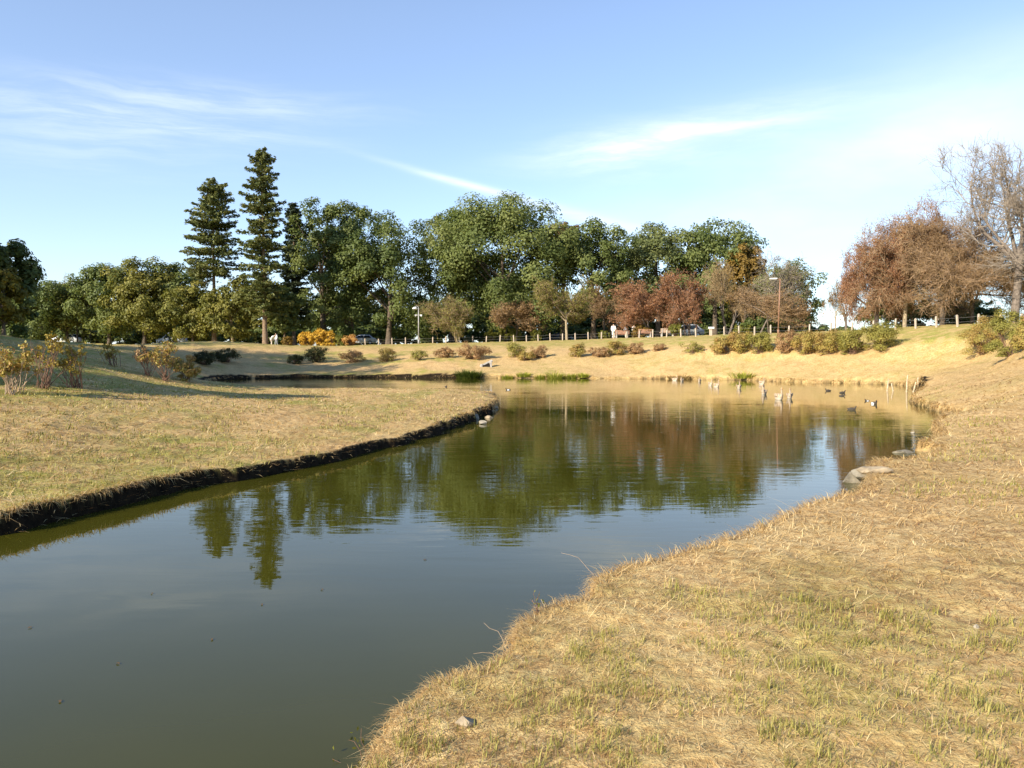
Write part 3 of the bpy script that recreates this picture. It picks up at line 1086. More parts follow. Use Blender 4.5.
BL(594, 102, 221, 34, 'green', "medium round green tree right of the largest one", 117, bot=300, n=11000)
BL(632, 118, 246, 24, 'green_dark', "bluish dark far tree above the rust-coloured tree", 118, bot=330, n=5000)
BL(659, 106, 224, 38, 'green_pale', "pale-topped green tree rising behind the left rust-coloured tree", 119, bot=300, n=9000, lump=.6)
BL(716, 104, 221, 42, 'green', "tall green tree rising behind the right rust-coloured tree", 120, bot=300, n=12000, lump=.5)
BL(746, 99, 246, 19, 'ochre', "ochre and green tree left of the brown street lamp", 121, bot=300, n=5500)
BL(788, 92, 262, 28, 'green_pale', "grey-green tree behind the brown street lamp, at the row's right end", 122, bot=330, n=6500, leaf=.28)
BL(775, 86, 316, 30, 'green_dark', "low dark evergreen under the brown spreading tree by the street lamp", 123, bot=336, n=4500)
BL(900, 76, 298, 34, 'green_dark', "low dark evergreen behind the pale forked trunk on the right", 124, bot=329, n=4500, leaf=.28)
BL(958, 73, 298, 30, 'green_dark', "low dark evergreen behind the two thick trunks on the right", 125, bot=327, n=4500, leaf=.28)

conifer(212, 99, 182, 28, 276, 'cedar', "shorter of the two tall cedars, with a rounded top", 131, lambda t: math.sqrt(max(0, 1 - t ** 2.0)) * .98 + .05, keep=.86)
conifer(263, 94, 150, 27, 312, 'cedar', "tallest cedar, its bare trunk standing on the lawn edge", 132, lambda t: (1 - t) ** .5 * (.80 + .35 * t) + .12, keep=.84)
conifer(293, 104, 200, 17, 318, 'cedar_dark', "dark narrow cedar just right of the tallest one", 133, lambda t: (1 - t) ** .55 + .12, keep=.9)

# dense dark back row closing the view under the crowns: three kinds copied
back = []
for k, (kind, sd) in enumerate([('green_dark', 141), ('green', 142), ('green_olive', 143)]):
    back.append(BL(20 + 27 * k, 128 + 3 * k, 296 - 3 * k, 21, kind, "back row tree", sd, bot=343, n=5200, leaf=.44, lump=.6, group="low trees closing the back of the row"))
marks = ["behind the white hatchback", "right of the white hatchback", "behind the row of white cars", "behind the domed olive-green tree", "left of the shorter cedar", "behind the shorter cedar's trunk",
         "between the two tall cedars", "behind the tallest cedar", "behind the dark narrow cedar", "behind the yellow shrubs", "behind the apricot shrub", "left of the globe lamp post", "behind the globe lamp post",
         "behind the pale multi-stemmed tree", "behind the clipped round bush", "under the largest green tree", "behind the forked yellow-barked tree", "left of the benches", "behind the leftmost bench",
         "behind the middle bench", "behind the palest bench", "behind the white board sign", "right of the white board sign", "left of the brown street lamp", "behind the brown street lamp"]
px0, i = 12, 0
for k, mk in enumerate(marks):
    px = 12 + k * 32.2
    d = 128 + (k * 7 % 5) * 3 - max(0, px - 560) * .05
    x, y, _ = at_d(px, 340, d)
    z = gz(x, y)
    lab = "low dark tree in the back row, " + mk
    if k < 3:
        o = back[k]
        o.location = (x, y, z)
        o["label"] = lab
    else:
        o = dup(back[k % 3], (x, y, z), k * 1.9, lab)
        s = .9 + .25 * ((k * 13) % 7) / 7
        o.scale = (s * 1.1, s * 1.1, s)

bush = None
rngb = np.random.default_rng(77)
for k in range(34):
    px = 22 + k * 24.4 + rngb.uniform(-5, 5)
    d = 121 + rngb.uniform(-3, 5) - max(0, px - 560) * .06
    x, y, _ = at_d(px, 340, d)
    lab = "dark evergreen bush in the undergrowth closing the view beneath the trees"
    if bush is None:
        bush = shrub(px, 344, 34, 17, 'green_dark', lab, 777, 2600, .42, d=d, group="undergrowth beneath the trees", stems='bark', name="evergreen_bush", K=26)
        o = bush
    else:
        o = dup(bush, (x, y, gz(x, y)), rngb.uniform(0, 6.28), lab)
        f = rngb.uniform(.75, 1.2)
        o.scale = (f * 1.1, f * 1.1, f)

TW_ = twiggy
TW_(76, 113, 267, 14, "thin bare-topped tree standing above the low olive tree on the left", 151, 'grey_bark', 'twig_grey', 'green_olive', 1500, .24, leafbox=lambda u: np.where(u[:, 2] < .8, 1.0, .1), trunk=.12, name="bare_tree")
TW_(457, 96, 292, 31, "pale multi-stemmed olive tree right of the globe lamp post", 152, 'pale_bark', 'twig_olive', 'green_olive', 6500, .20, stems=4, low=.24)
TW_(516, 98, 300, 30, "low tree with rusty ochre leaves under the largest green tree", 153, 'bark', 'twig_brown', 'brown_leaf', 5200, .22, low=.2)
TW_(567, 92, 276, 31, "olive tree with a forked yellowish trunk by the fence", 154, 'pale_bark', 'twig_olive', 'green_olive', 7500, .19, low=.27)
TW_(604, 98, 280, 24, "brownish thin-leaved tree left of the rust-coloured trees", 155, 'bark', 'twig_brown', 'brown_leaf', 4200, .18)
TW_(651, 89, 277, 36, "left of the two rust-coloured trees behind the benches", 156, 'grey_bark', 'twig_red', 'rust', 8500, .19, low=.22, stems=2)
TW_(689, 86, 268, 33, "right and redder of the two rust-coloured trees behind the benches", 157, 'grey_bark', 'twig_red', 'rust', 8500, .19, low=.22, stems=3)
TW_(727, 90, 258, 24, "upright olive-brown twiggy tree right of the rust-coloured trees", 158, 'grey_bark', 'twig_olive', 'brown_leaf', 2600, .16, ang=30, stems=2)
TW_(764, 79, 284, 44, "wide spreading brown tree at the foot of the brown street lamp", 159, 'grey_bark', 'twig_brown', 'brown_leaf', 5200, .16, low=.18, ang=62, stems=2)
TW_(781, 88, 242, 32, "bare grey twiggy tree topping the brown tree by the street lamp", 160, 'grey_bark', 'twig_grey', 'green_olive', 1800, .17, name="bare_tree", leafbox=lambda u: np.where(u[:, 2] < .7, 1.0, .05))
TW_(836, 86, 282, 14, "slender young tree with pale straight trunk in the gap on the right", 161, 'pale_bark', 'twig_brown', 'ochre', 420, .16, low=.42, dens=.7, trunk=.07, name="young_tree")
TW_(847, 92, 276, 15, "small bare tree beside the slender young one in the gap", 162, 'grey_bark', 'twig_grey', None, low=.25, dens=.8, name="bare_tree")
TW_(878, 66, 214, 36, "orange-tinged tree at the left end of the right-hand group", 163, 'grey_bark', 'twig_red', 'rust', 24000, .10, low=.26, dens=1.2, t0=.3, ang=64, nlimb=9, up=.0)
TW_(907, 64, 192, 60, "rust-topped tree with pale forked trunk in the right-hand group", 164, 'pale_bark', 'twig_brown', 'rust_pale', 32000, .10, low=.28, dens=1.3, trunk=.17, t0=.3, ang=64, nlimb=9, up=.0)
TW_(945, 62, 194, 72, "densest brown twiggy dome of the right-hand group", 165, 'bark', 'twig_brown', 'brown_leaf', 32000, .095, low=.26, trunk=.20, dens=1.4, ang=66, t0=.3, nlimb=10, up=.0)
TW_(975, 63, 204, 58, "brown twiggy tree between the dense dome and the tall bare tree", 166, 'bark', 'twig_olive', 'brown_leaf', 22000, .10, low=.26, dens=1.3, ang=64, t0=.3, nlimb=9, up=.0, trunk=.17)
TW_(1019, 57, 118, 58, "tall bare tree with a thick trunk at the photo's right edge", 167, 'grey_bark', 'twig_grey', None, low=.30, ang=34, up=.10, trunk=.30, dens=1.1, name="bare_tree", twr=.014)
TW_(1062, 54, 190, 50, "bare tree beyond the photo's right edge, its branches reaching in", 168, 'grey_bark', 'twig_grey', None, low=.28, name="bare_tree")

# trees to the left of the view; their shade falls over the left bank and the channel
for k, (x, y, H, rad, lab) in enumerate([(-38, 44, 17.5, 4.6, "tall dark tree left of the frame shading the channel"), (-43, 50, 16.5, 5, "wide dark tree left of the frame on the hill"),
                                         (-37, 33, 15, 5, "dark tree left of the frame shading the hill slope"), (-53, 60, 17, 5.5, "farthest dark tree left of the frame"),
                                         (-25.5, 10.5, 10.5, 2.8, "slim tree left of the frame striping the left bank"), (-31, 17, 12.5, 3.7, "second slim tree left of the frame on the bank"), (-34, 24.5, 14.5, 4.5, "third slim tree left of the frame on the bank"),
                                         (-41, 27, 15, 4.5, "broad tree left of the frame whose shade crosses the hydrangeas"), (-36, 20.5, 13, 3.2, "narrow tree left of the frame near the hydrangeas"),
                                         (-47, 41, 17, 5, "large dark tree left of the frame behind the others"), (-62, 72, 17, 6, "dark tree left of the frame beside the lawn's far end")]):
    rng = np.random.default_rng(700 + k)
    z = gz(x, y)
    t = thing("broadleaf_tree", lab, "tree", (x, y, z), 0, "trees beyond the left edge")
    n = 10000
    c, nr, ti, cc, rc = crown_points(rng, n, H, H * (.5 if 4 <= k < 7 else .2), rad, lump=.6)
    link("crown", leaves_mesh("crown", rng, c, nr, .36 * rng.uniform(.7, 1.25, n), ti, .62), M['green_dark'], t)
    link("trunk", segs_mesh("trunk", limbs_to(rng, None, cc, H * .02)), M['bark'], t)

# ------------------------------------------------------------------ shrubs
for px, base, w, h, kind, lab, n in [
        (306, 345.5, 15, 14, 'yellow', "left golden yellow shrub of the bright row under the trees", 1500),
        (319, 345.5, 19, 17, 'yellow', "largest golden yellow shrub in the middle of the bright row", 2200),
        (331, 345.5, 11, 15, 'yellow', "narrow golden yellow shrub left of the green one", 1000),
        (339, 345.5, 11, 10, 'clipped', "small green shrub squeezed between yellow and apricot shrubs", 1000),
        (349, 345.5, 15, 11, 'apricot', "apricot shrub at the right end of the bright row", 1400),
        (287, 344, 10, 9, 'ochre', "dull ochre shrub behind the person bending by the cedar", 1000),
        (491, 341, 11, 13, 'clipped', "clipped round green bush standing behind the fence, leftmost of its row", 1500),
        (503, 341.5, 10, 14, 'clipped', "upright green bush right of the clipped round bush", 1300),
        (514, 341.5, 13, 14, 'clipped', "wide green bush in the middle of the row behind the fence", 1500),
        (537, 341, 11, 11, 'clipped', "small green bush right of a gap, left of the forked tree", 1200),
        (604, 339, 12, 8, 'clipped', "yellow-green bush left of the standing person in white", 1000),
        (640, 337.5, 18, 13, 'ochre', "ochre bush rising behind the middle bench", 1500),
        (676, 336.5, 14, 12, 'clipped', "green bush behind the palest bench", 1200),
        (742, 336, 16, 9, 'clipped', "low green bush at the foot of the brown street lamp", 1300)]:
    dd = 92.5 if px < 360 else np.interp(px, [280, 430, 520, 600, 700, 780], [97, 100, 98, 90, 80, 72])
    shrub(px, base, w, h, kind, lab, int(px * 7 + 3), int(n * 1.5), .16, d=dd, group="shrubs under the trees", stems='red_stem', K=46)

for px, base, w, h, kind, lab, n, lf in [
        (203, 366, 22, 13, 'azalea_shaded', "dark shaded azalea at the channel's left end", 1200, .13),
        (226, 364, 26, 13, 'azalea_shaded', "wider dark azalea right of the one at the channel's end", 1500, .13),
        (296, 365, 14, 9, 'azalea_shaded', "small dark azalea alone in the bank's shade", 900, .12),
        (316, 363, 20, 15, 'azalea_shaded', "taller dark azalea at the edge of the bank's shade", 1500, .13),
        (352, 363, 22, 12, 'azalea_red', "tan azalea below the apricot shrub", 1300, .12),
        (388, 362, 16, 13, 'azalea', "yellow and orange azalea with a dark base, left of the lamp post", 1100, .12),
        (419, 361, 15, 10, 'azalea_green', "sparse greenish azalea below the globe lamp post", 600, .12),
        (445, 358.5, 19, 10, 'azalea_red', "low tan azalea left of the large tan-brown one", 1000, .12),
        (474, 360.5, 29, 16, 'azalea_red', "large tan-brown azalea above the drain outlet", 2200, .12),
        (516, 358, 16, 14, 'azalea_green', "greenish brown azalea right of the drain outlet", 1200, .12),
        (526, 361.5, 16, 9, 'azalea', "low azalea touching the greenish brown one", 900, .12),
        (539, 358.5, 14, 12, 'azalea_red', "reddish azalea, rightmost of three close together", 1000, .12),
        (577, 357.5, 15, 13, 'azalea', "round azalea alone below the forked tree", 1200, .12),
        (599, 358, 21, 9, 'azalea_red', "flat tan azalea below the standing person in white", 1000, .12),
        (616, 357, 20, 13, 'azalea', "azalea below the leftmost bench", 1200, .12),
        (635, 355.5, 18, 11, 'azalea_red', "dry azalea below the middle bench", 1000, .12),
        (659, 352, 13, 7, 'azalea_red', "smallest azalea, below the palest bench", 600, .11),
        (693, 355.5, 22, 11, 'azalea_green', "thin open azalea below the parked silver car", 500, .12),
        (724, 356.5, 22, 16, 'azalea', "left azalea of the short hedge below the white board sign", 1900, .12),
        (741, 357, 24, 20, 'azalea', "middle azalea of the short hedge", 2200, .12),
        (759, 357, 23, 20, 'azalea_green', "right azalea of the short hedge, by the street lamp", 2200, .12),
        (788, 356.5, 24, 21, 'azalea_red', "left end azalea of the long hedge, right of the street lamp", 2200, .11),
        (808, 357, 26, 22, 'azalea', "second azalea of the long hedge, tan at its foot", 2500, .11),
        (830, 357, 28, 23, 'azalea', "third and middle azalea of the long hedge", 2700, .11),
        (853, 357, 28, 24, 'azalea_green', "fourth azalea of the long hedge, greenest of the row", 2700, .11),
        (880, 355, 32, 27, 'azalea_green', "right end azalea of the long hedge, casting shade on the lawn", 3200, .11),
        (984, 358, 34, 36, 'azalea', "left azalea of the tall clump cut by the photo's right edge", 4500, .085),
        (1008, 360, 34, 44, 'azalea_green', "taller azalea of the clump at the photo's right edge", 5000, .085),
        (1034, 361, 34, 42, 'azalea', "azalea half outside the photo's right edge", 4500, .085)]:
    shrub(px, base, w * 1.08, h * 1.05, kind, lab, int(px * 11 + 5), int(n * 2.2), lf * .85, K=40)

for px, base, w, h, lab, cn, hd, st, lm in [
        (12, 394, 44, 42, "leafy hydrangea with dry flower heads at the left edge", 26, .8, 'pale_stem', 'azalea'),
        (44, 389, 32, 46, "tall hydrangea with bare reddish canes and yellow tips", 22, .42, 'red_stem', 'hydrangea'),
        (76, 388, 34, 38, "hydrangea with dark red canes right of the tallest one", 24, .38, 'red_stem', 'hydrangea'),
        (113, 366, 22, 20, "small hydrangea behind, alone on the shaded slope", 16, .5, 'red_stem', 'hydrangea'),
        (148, 376, 18, 27, "slim hydrangea left of the leafy brown clump", 14, .7, 'red_stem', 'azalea_red'),
        (164, 381, 24, 33, "brown leafy hydrangea in the middle of the clump", 22, .95, 'red_stem', 'azalea')]:
    cane_shrub(px, base, w, h, lab, int(px * 5 + 1), cn, hd, stem=st, leafmat=lm)
shrub(186, 382, 27, 26, 'azalea', "rounded golden brown shrub ending the hydrangea clump", 2201, 2200, .085, K=18)

# ------------------------------------------------------------------ reeds and tufts along the far shore
tuft("sedge_tuft", "dark green sedge clump at the mouth of the channel", 469, 380.5, 25, 10.5, 'sedge', 301, 700, None, .05, .5)
for px, w, h, lab, sd in [(507, 13, 7, "low bright reed tuft nearest the dark sedge clump", 302), (524, 16, 9, "bright reed tuft second from the dark sedge clump", 303), (540, 12, 8, "small bright reed tuft left of the tallest one", 304),
                          (555, 20, 13, "tallest bright green reed tuft on the far shore", 305), (571, 13, 8, "bright reed tuft right of the tallest one", 306), (583, 12, 9, "bright reed tuft at the row's right end", 307)]:
    tuft("reed_tuft", lab, px, 379.3, w * .85, h * .75, 'reed', sd, 200, "bright reeds on the far shore", .05, .5)
tuft("reed_tuft", "yellow-green reeds behind the single goose", 744, 381.5, 26, 9, 'reed', 308, 220, None, .05, .5)
tuft("reed_tuft", "brown dry reeds behind the pair of geese on the left", 682, 380.5, 28, 8, 'dry_reed', 309, 260, None, .05, .5)


# ------------------------------------------------------------------ fence
def build_fence():
    line = [at_d(352, 343, 99), at_d(430, 343, 97), at_d(520, 341, 93), at_d(600, 339, 85.5), at_d(700, 336, 75.5), at_d(780, 334, 67.5), at_d(840, 332, 64), at_d(900, 329, 60), at_d(950, 327, 56), at_d(1000, 325, 52), at_d(1090, 322, 45)]
    P = np.array([(a, b) for a, b, _ in line])
    seg = np.hypot(*np.diff(P, axis=0).T)
    cum = np.r_[0, np.cumsum(seg)]
    t = thing("post_fence", "low fence of pale square posts and two wires along the top of the far bank", "fence", (P[0, 0], P[0, 1], gz(*P[0])))
    base = t.location.copy()
    s, pts = 0.0, []
    me = None
    while s < cum[-1]:
        x, y = np.interp(s, cum, P[:, 0]), np.interp(s, cum, P[:, 1])
        z = gz(x, y)
        pts.append((x, y, z))
        i = min(int(np.searchsorted(cum, s, 'right')) - 1, len(seg) - 1)
        a = math.atan2(P[i + 1, 1] - P[i, 1], P[i + 1, 0] - P[i, 0])
        if me is None:
            bm = bmesh.new()
            bx(bm, (0, 0, .33), (.115, .115, .88), bevel=.015)
            cyl(bm, (0, 0, .77), (0, 0, .81), .072, .02, 4)
            o = bm_obj("post", bm, M['post'], t)
            me = o.data
        else:
            o = link("post", me, None, t)
        o.location = Vector((x, y, z)) - base
        h = (len(pts) * 37 % 11 - 5) / 5
        o.rotation_euler = (R(h * 2.6), R((len(pts) * 53 % 13 - 6) * .6), a)
        o.scale = (1, 1, 1 + .06 * h)
        s += 1.78
    P0 = np.array(pts) - np.array(base)
    for hh in (.62, .32):
        A = P0[:-1] + np.array([0, 0, hh])
        B = P0[1:] + np.array([0, 0, hh])
        mid = (A + B) / 2 - np.array([0, 0, .02])
        rr = np.full(len(A), .008)
        link("wire", segs_mesh("wire", [(A, mid, rr, rr, 5), (mid, B, rr, rr, 5)]), M['wire'], t)


build_fence()


def lamp_posts():
    x, y, zt = at_d(418.5, 305, 95)
    z = gz(x, y)
    H = zt - z
    t = thing("lamp_post", "grey park lamp post with a white dome lamp on a hooked arm", "lamp post", (x, y, z))
    bm = bmesh.new()
    cyl(bm, (0, 0, -.1), (0, 0, .5), .11, .10)
    cyl(bm, (0, 0, .5), (0, 0, H * .93), .075, .055)
    bm_obj("pole", bm, M['grey_pole'], t, True)
    bm = bmesh.new()
    prev = None
    for k in range(9):
        a = PI * k / 8
        q = Vector((-.22 + .22 * math.cos(a), 0, H * .93 + .20 * math.sin(a)))
        if prev is not None:
            cyl(bm, prev, q, .035, .035, 8)
        prev = q
    bm_obj("arm", bm, M['grey_pole'], t, True)
    bm = bmesh.new()
    lathe(bm, [(.05, .18), (.20, .14), (.30, .04), (.33, -.06), (.30, -.10), (.05, -.11)], 18, (-.44, 0, H * .93 - .08))
    bm_obj("lamp_head", bm, M['white_paint'], t, True)
    for sx in (-1, 1):
        bm = bmesh.new()
        cyl(bm, (0, 0, H * .74), (sx * .22, 0, H * .74), .03, .03, 8)
        cyl(bm, (sx * .20, 0, H * .74), (sx * .42, -.05, H * .72), .07, .15, 12)
        bm_obj("loudspeaker", bm, M['white_paint'], t)
    x, y, zt = at_d(779, 279, 70)
    z = gz(x, y)
    H = zt - z
    t = thing("street_lamp", "tall thin brown street lamp with a flat white head pointing left", "street lamp", (x, y, z))
    bm = bmesh.new()
    cyl(bm, (0, 0, -.1), (0, 0, .35), .10, .10)
    cyl(bm, (0, 0, .35), (.10, 0, H), .068, .05)
    bm_obj("pole", bm, M['rust_pole'], t, True)
    bm = bmesh.new()
    cyl(bm, (.10, 0, H - .03), (-.28, 0, H + .02), .035, .035, 8)
    bm_obj("arm", bm, M['rust_pole'], t)
    bm = bmesh.new()
    bx(bm, (-.50, 0, H + .03), (.66, .28, .13), Matrix.Rotation(R(-2), 3, 'Y'), .04)
    hd = bm_obj("lamp_head", bm, M['white_paint'], t)
    bm = bmesh.new()
    bx(bm, (-.52, 0, H - .05), (.46, .20, .035), None, .012)
    bm_obj("lens", bm, M['lamp_lens'], hd)


lamp_posts()


def board_sign():
    x, y, zt = at_d(711.3, 327, 74)
    z = gz(x, y)
    H = zt - z
    t = thing("board_sign", "blank white board on a pale post standing at the fence", "sign", (x, y, z), R(-14))
    bm = bmesh.new()
    bx(bm, (0, 0, H * .42), (.16, .12, H * .9), None, .015)
    bm_obj("post", bm, M['post'], t)
    bm = bmesh.new()
    bx(bm, (0, -.02, H - .08), (.56, .34, .05), Matrix.Rotation(R(28), 3, 'X'), .012)
    bx(bm, (0, .04, H - .16), (.30, .12, .10), None, .01)
    bm_obj("board", bm, M['white_paint'], t)


board_sign()


def bench(px, base, d, lab, mat, rz):
    x, y, _ = at_d(px, base, d)
    z = gz(x, y)
    t = thing("park_bench", lab, "bench", (x, y, z), rz, "benches behind the fence")
    W_ = 1.62
    bm = bmesh.new()
    for k in range(3):
        bx(bm, (0, -.02 + k * .14, .43), (W_, .12, .045), None, .01)
    bm_obj("seat", bm, M[mat], t)
    bm = bmesh.new()
    for k in range(3):
        bx(bm, (0, -.12 - k * .025, .55 + k * .135), (W_, .04, .115), Matrix.Rotation(R(10), 3, 'X'), .01)
    bm_obj("backrest", bm, M[mat], t)
    for sx in (-.62, .62):
        bm = bmesh.new()
        bx(bm, (sx, .10, .20), (.09, .38, .42), None, .015)
        bx(bm, (sx, -.155, .60), (.07, .05, .48), Matrix.Rotation(R(10), 3, 'X'), .01)
        bm_obj("leg", bm, M['concrete'], t)
    return t


bench(622, 338, 88, "leftmost reddish bench, beside the standing person in white", 'bench_wood', R(6))
bench(645, 337.5, 86, "middle reddish bench, between two fence posts", 'bench_wood', R(8))
bench(667.5, 337, 84, "rightmost and palest bench, left of the parked silver car", 'bench_pale', R(8))


# ------------------------------------------------------------------ people
def person(px, base, d, lab, top, bottom, facing=0.0, bend=0.0, H=1.65, step=.12, name="person"):
    x, y, _ = at_d(px, base, d)
    z = gz(x, y)
    t = thing(name, lab, "person", (x, y, z), facing, "people in the park")
    hip = Vector((0, 0, .51 * H))

    def up(v):           # bend the upper body forward (towards local -y) at the hip
        v = Vector(v) * H
        q = Matrix.Rotation(bend, 3, 'X') @ (v - hip)
        return hip + q
    nk, hd0, hd1 = up((0, 0, .83)), up((0, -.012, .885)), up((0, -.018, .965))
    sh = [up((s * .112, 0, .80)) for s in (-1, 1)]
    el_ = [up((s * .150, -.02, .63)) for s in (-1, 1)]
    wr = [up((s * .145, -.09 - .05 * bend, .50)) for s in (-1, 1)]
    hn = [up((s * .14, -.12 - .06 * bend, .445)) for s in (-1, 1)]
    ch, wa = up((0, 0, .72)), up((0, 0, .60))
    hj = [Vector((s * .052, 0, .49)) * H for s in (-1, 1)]
    kn = [Vector((s * .056, -.02 + s * step * .3, .27)) * H for s in (-1, 1)]
    an = [Vector((s * .058, s * step * .6, .045)) * H for s in (-1, 1)]
    to = [Vector((s * .064, s * step * .6 - .085, .018)) * H for s in (-1, 1)]
    pts = [hip, wa, ch, nk, hd0, hd1, sh[0], el_[0], wr[0], hn[0], sh[1], el_[1], wr[1], hn[1], hj[0], kn[0], an[0], to[0], hj[1], kn[1], an[1], to[1]]
    ed = [(0, 1), (1, 2), (2, 3), (3, 4), (4, 5), (2, 6), (6, 7), (7, 8), (8, 9), (2, 10), (10, 11), (11, 12), (12, 13), (0, 14), (14, 15), (15, 16), (16, 17), (0, 18), (18, 19), (19, 20), (20, 21)]
    rd = [.075, .068, .085, .032, .050, .048, .036, .026, .020, .016, .036, .026, .020, .016, .055, .036, .025, .020, .055, .036, .025, .020]
    skin("body", pts, ed, [r * H for r in rd], M['skin'], t)
    ci = [0, 1, 2, 6, 7, 8, 10, 11, 12]
    mp = {v: i for i, v in enumerate(ci)}
    skin("jacket", [pts[i] for i in ci], [(mp[a], mp[b]) for a, b in ed if a in mp and b in mp], [rd[i] * H * 1.22 + .012 for i in ci], M[top], t)
    li = [0, 14, 15, 16, 18, 19, 20]
    mp = {v: i for i, v in enumerate(li)}
    skin("trousers", [pts[i] for i in li], [(mp[a], mp[b]) for a, b in ed if a in mp and b in mp], [rd[i] * H * 1.14 + .010 for i in li], M[bottom], t)
    hp = [hd0 + (hd1 - hd0) * .35 + Vector((0, .02 * H, 0)), hd1 + (hd1 - hd0) * .16 + Vector((0, .008 * H, 0))]
    skin("hair", hp, [(0, 1)], [.050 * H, .047 * H], M['hair'], t)
    return t


person(613.5, 339, 90, "person in white standing upright left of the benches", 'cloth_white', 'cloth_white', R(160), 0.0, 1.72)
person(626, 338, 92, "person in grey behind the leftmost bench, left of two", 'cloth_grey', 'cloth_beige', R(200), .08, 1.62)
person(634, 338, 92, "person in pale top behind the benches, right of two", 'cloth_white', 'cloth_grey', R(150), .0, 1.6)
person(271.5, 345, 93, "person in white bending forward beside the tallest cedar's trunk", 'cloth_white', 'cloth_beige', R(70), .95, 1.7)
person(276.5, 345, 94, "person in grey-white standing right of the one bending", 'cloth_white', 'cloth_grey', R(-40), .12, 1.55)


# ------------------------------------------------------------------ cars
def car_tree(lab, paint, loc, rz, suv=0.0):
    t = thing("parked_car", lab, "car", loc, rz, "cars parked behind the trees")
    L, W_ = 4.1, 1.66
    # side outline of the body, bonnet towards -x
    prof = [(-2.05, .36), (-2.08, .62), (-1.95, .80), (-1.15, .95), (-.45, 1.40 + suv), (.1, 1.49 + suv), (1.2, 1.45 + suv), (1.75, 1.02), (2.03, .92), (2.05, .40), (1.7, .26), (-1.8, .26)]
    bm = bmesh.new()
    rings = []
    for yy, s in ((-W_ / 2, .96), (-W_ / 2 + .05, 1.0), (W_ / 2 - .05, 1.0), (W_ / 2, .96)):
        rings.append([bm.verts.new((px * s, yy * (1.0 if pz < .97 else .84), .26 + (pz - .26) * (s if pz > 1.0 else 1))) for px, pz in prof])
    n = len(prof)
    for a, b in zip(rings, rings[1:]):
        for k in range(n):
            bm.faces.new((a[k], a[(k + 1) % n], b[(k + 1) % n], b[k]))
    bm.faces.new(rings[0][::-1])
    bm.faces.new(rings[-1])
    bmesh.ops.bevel(bm, geom=list(bm.edges), offset=.03, segments=2, affect='EDGES')
    bm_obj("body", bm, M[paint], t, True)
    top = 1.40 + suv
    for s in (-1, 1):
        for x0, x1, x2, x3 in ((-.92, -.36, .30, .30), (.38, .38, 1.14, 1.46)):
            bm = bmesh.new()
            o1, o2 = s * (W_ / 2 + .004), s * (W_ / 2 * .86 + .012)
            f = [bm.verts.new(v) for v in ((x0, o1 * .985, 1.0), (x1, o2, top - .06), (x2, o2, top - .04), (x3, o1 * .985, 1.0))]
            face = bm.faces.new(f)
            bmesh.ops.solidify(bm, geom=[face], thickness=.02)
            bm_obj("side_window", bm, M['glass'], t)
    for x0, z0, x1, z1, nm in ((-1.12, .99, -.50, top - .03, "windscreen"), (1.76, 1.06, 1.26, top - .01, "rear_window")):
        bm = bmesh.new()
        k = -.02 if x0 < 0 else .02
        f = [bm.verts.new(v) for v in ((x0 + k, -.70, z0 + .02), (x0 + k, .70, z0 + .02), (x1 + k, .60, z1 + .02), (x1 + k, -.60, z1 + .02))]
        face = bm.faces.new(f)
        bmesh.ops.solidify(bm, geom=[face], thickness=.02)
        bm_obj(nm, bm, M['glass'], t)
    for sx in (-1.28, 1.28):
        for sy in (-1, 1):
            bm = bmesh.new()
            cyl(bm, (sx, sy * .66, .31), (sx, sy * .85, .31), .31, .31, 20)
            wh = bm_obj("wheel", bm, M['rubber'], t)
            bm = bmesh.new()
            cyl(bm, (sx, sy * .80, .31), (sx, sy * .862, .31), .19, .17, 14)
            bm_obj("rim", bm, M['car_silver'], wh)
    for sy in (-1, 1):
        bm = bmesh.new()
        bx(bm, (-2.01, sy * .60, .70), (.12, .34, .15), None, .03)
        bm_obj("headlight", bm, M['lamp_lens'], t)
        bm = bmesh.new()
        bx(bm, (1.98, sy * .66, .80), (.14, .22, .20), None, .03)
        bm_obj("tail_light", bm, M['tail_lamp'], t)
    return t


def car(px, d, lab, paint, rz, suv=0.0):
    x, y, _ = at_d(px, 340, d)
    return car_tree(lab, paint, (x, y, gz(x, y)), rz, suv)


def raise_to(o, base_row):
    """stands the car on the level of its parking place: the row its wheels show at"""
    o.location.z = at_d(0, base_row, o.location.y)[2]


car(65.5, 117, "white hatchback parked facing left on the far left", 'car_white', R(4))
car(172, 117, "white van-like car left of the shorter cedar", 'car_white', R(2), .35)
car(362, 117, "white car right of the apricot shrub", 'car_white', R(3))
car(557, 117, "dark car behind the forked yellowish trunk", 'car_dark', R(0), .1)
car(577, 117, "light blue car right of the forked yellowish trunk", 'car_blue', R(-4))
car(601, 117, "white car left of the standing person in white", 'car_white', R(4))
car(686, 93, "silver car parked right of the palest bench", 'car_silver', R(-6), .1)


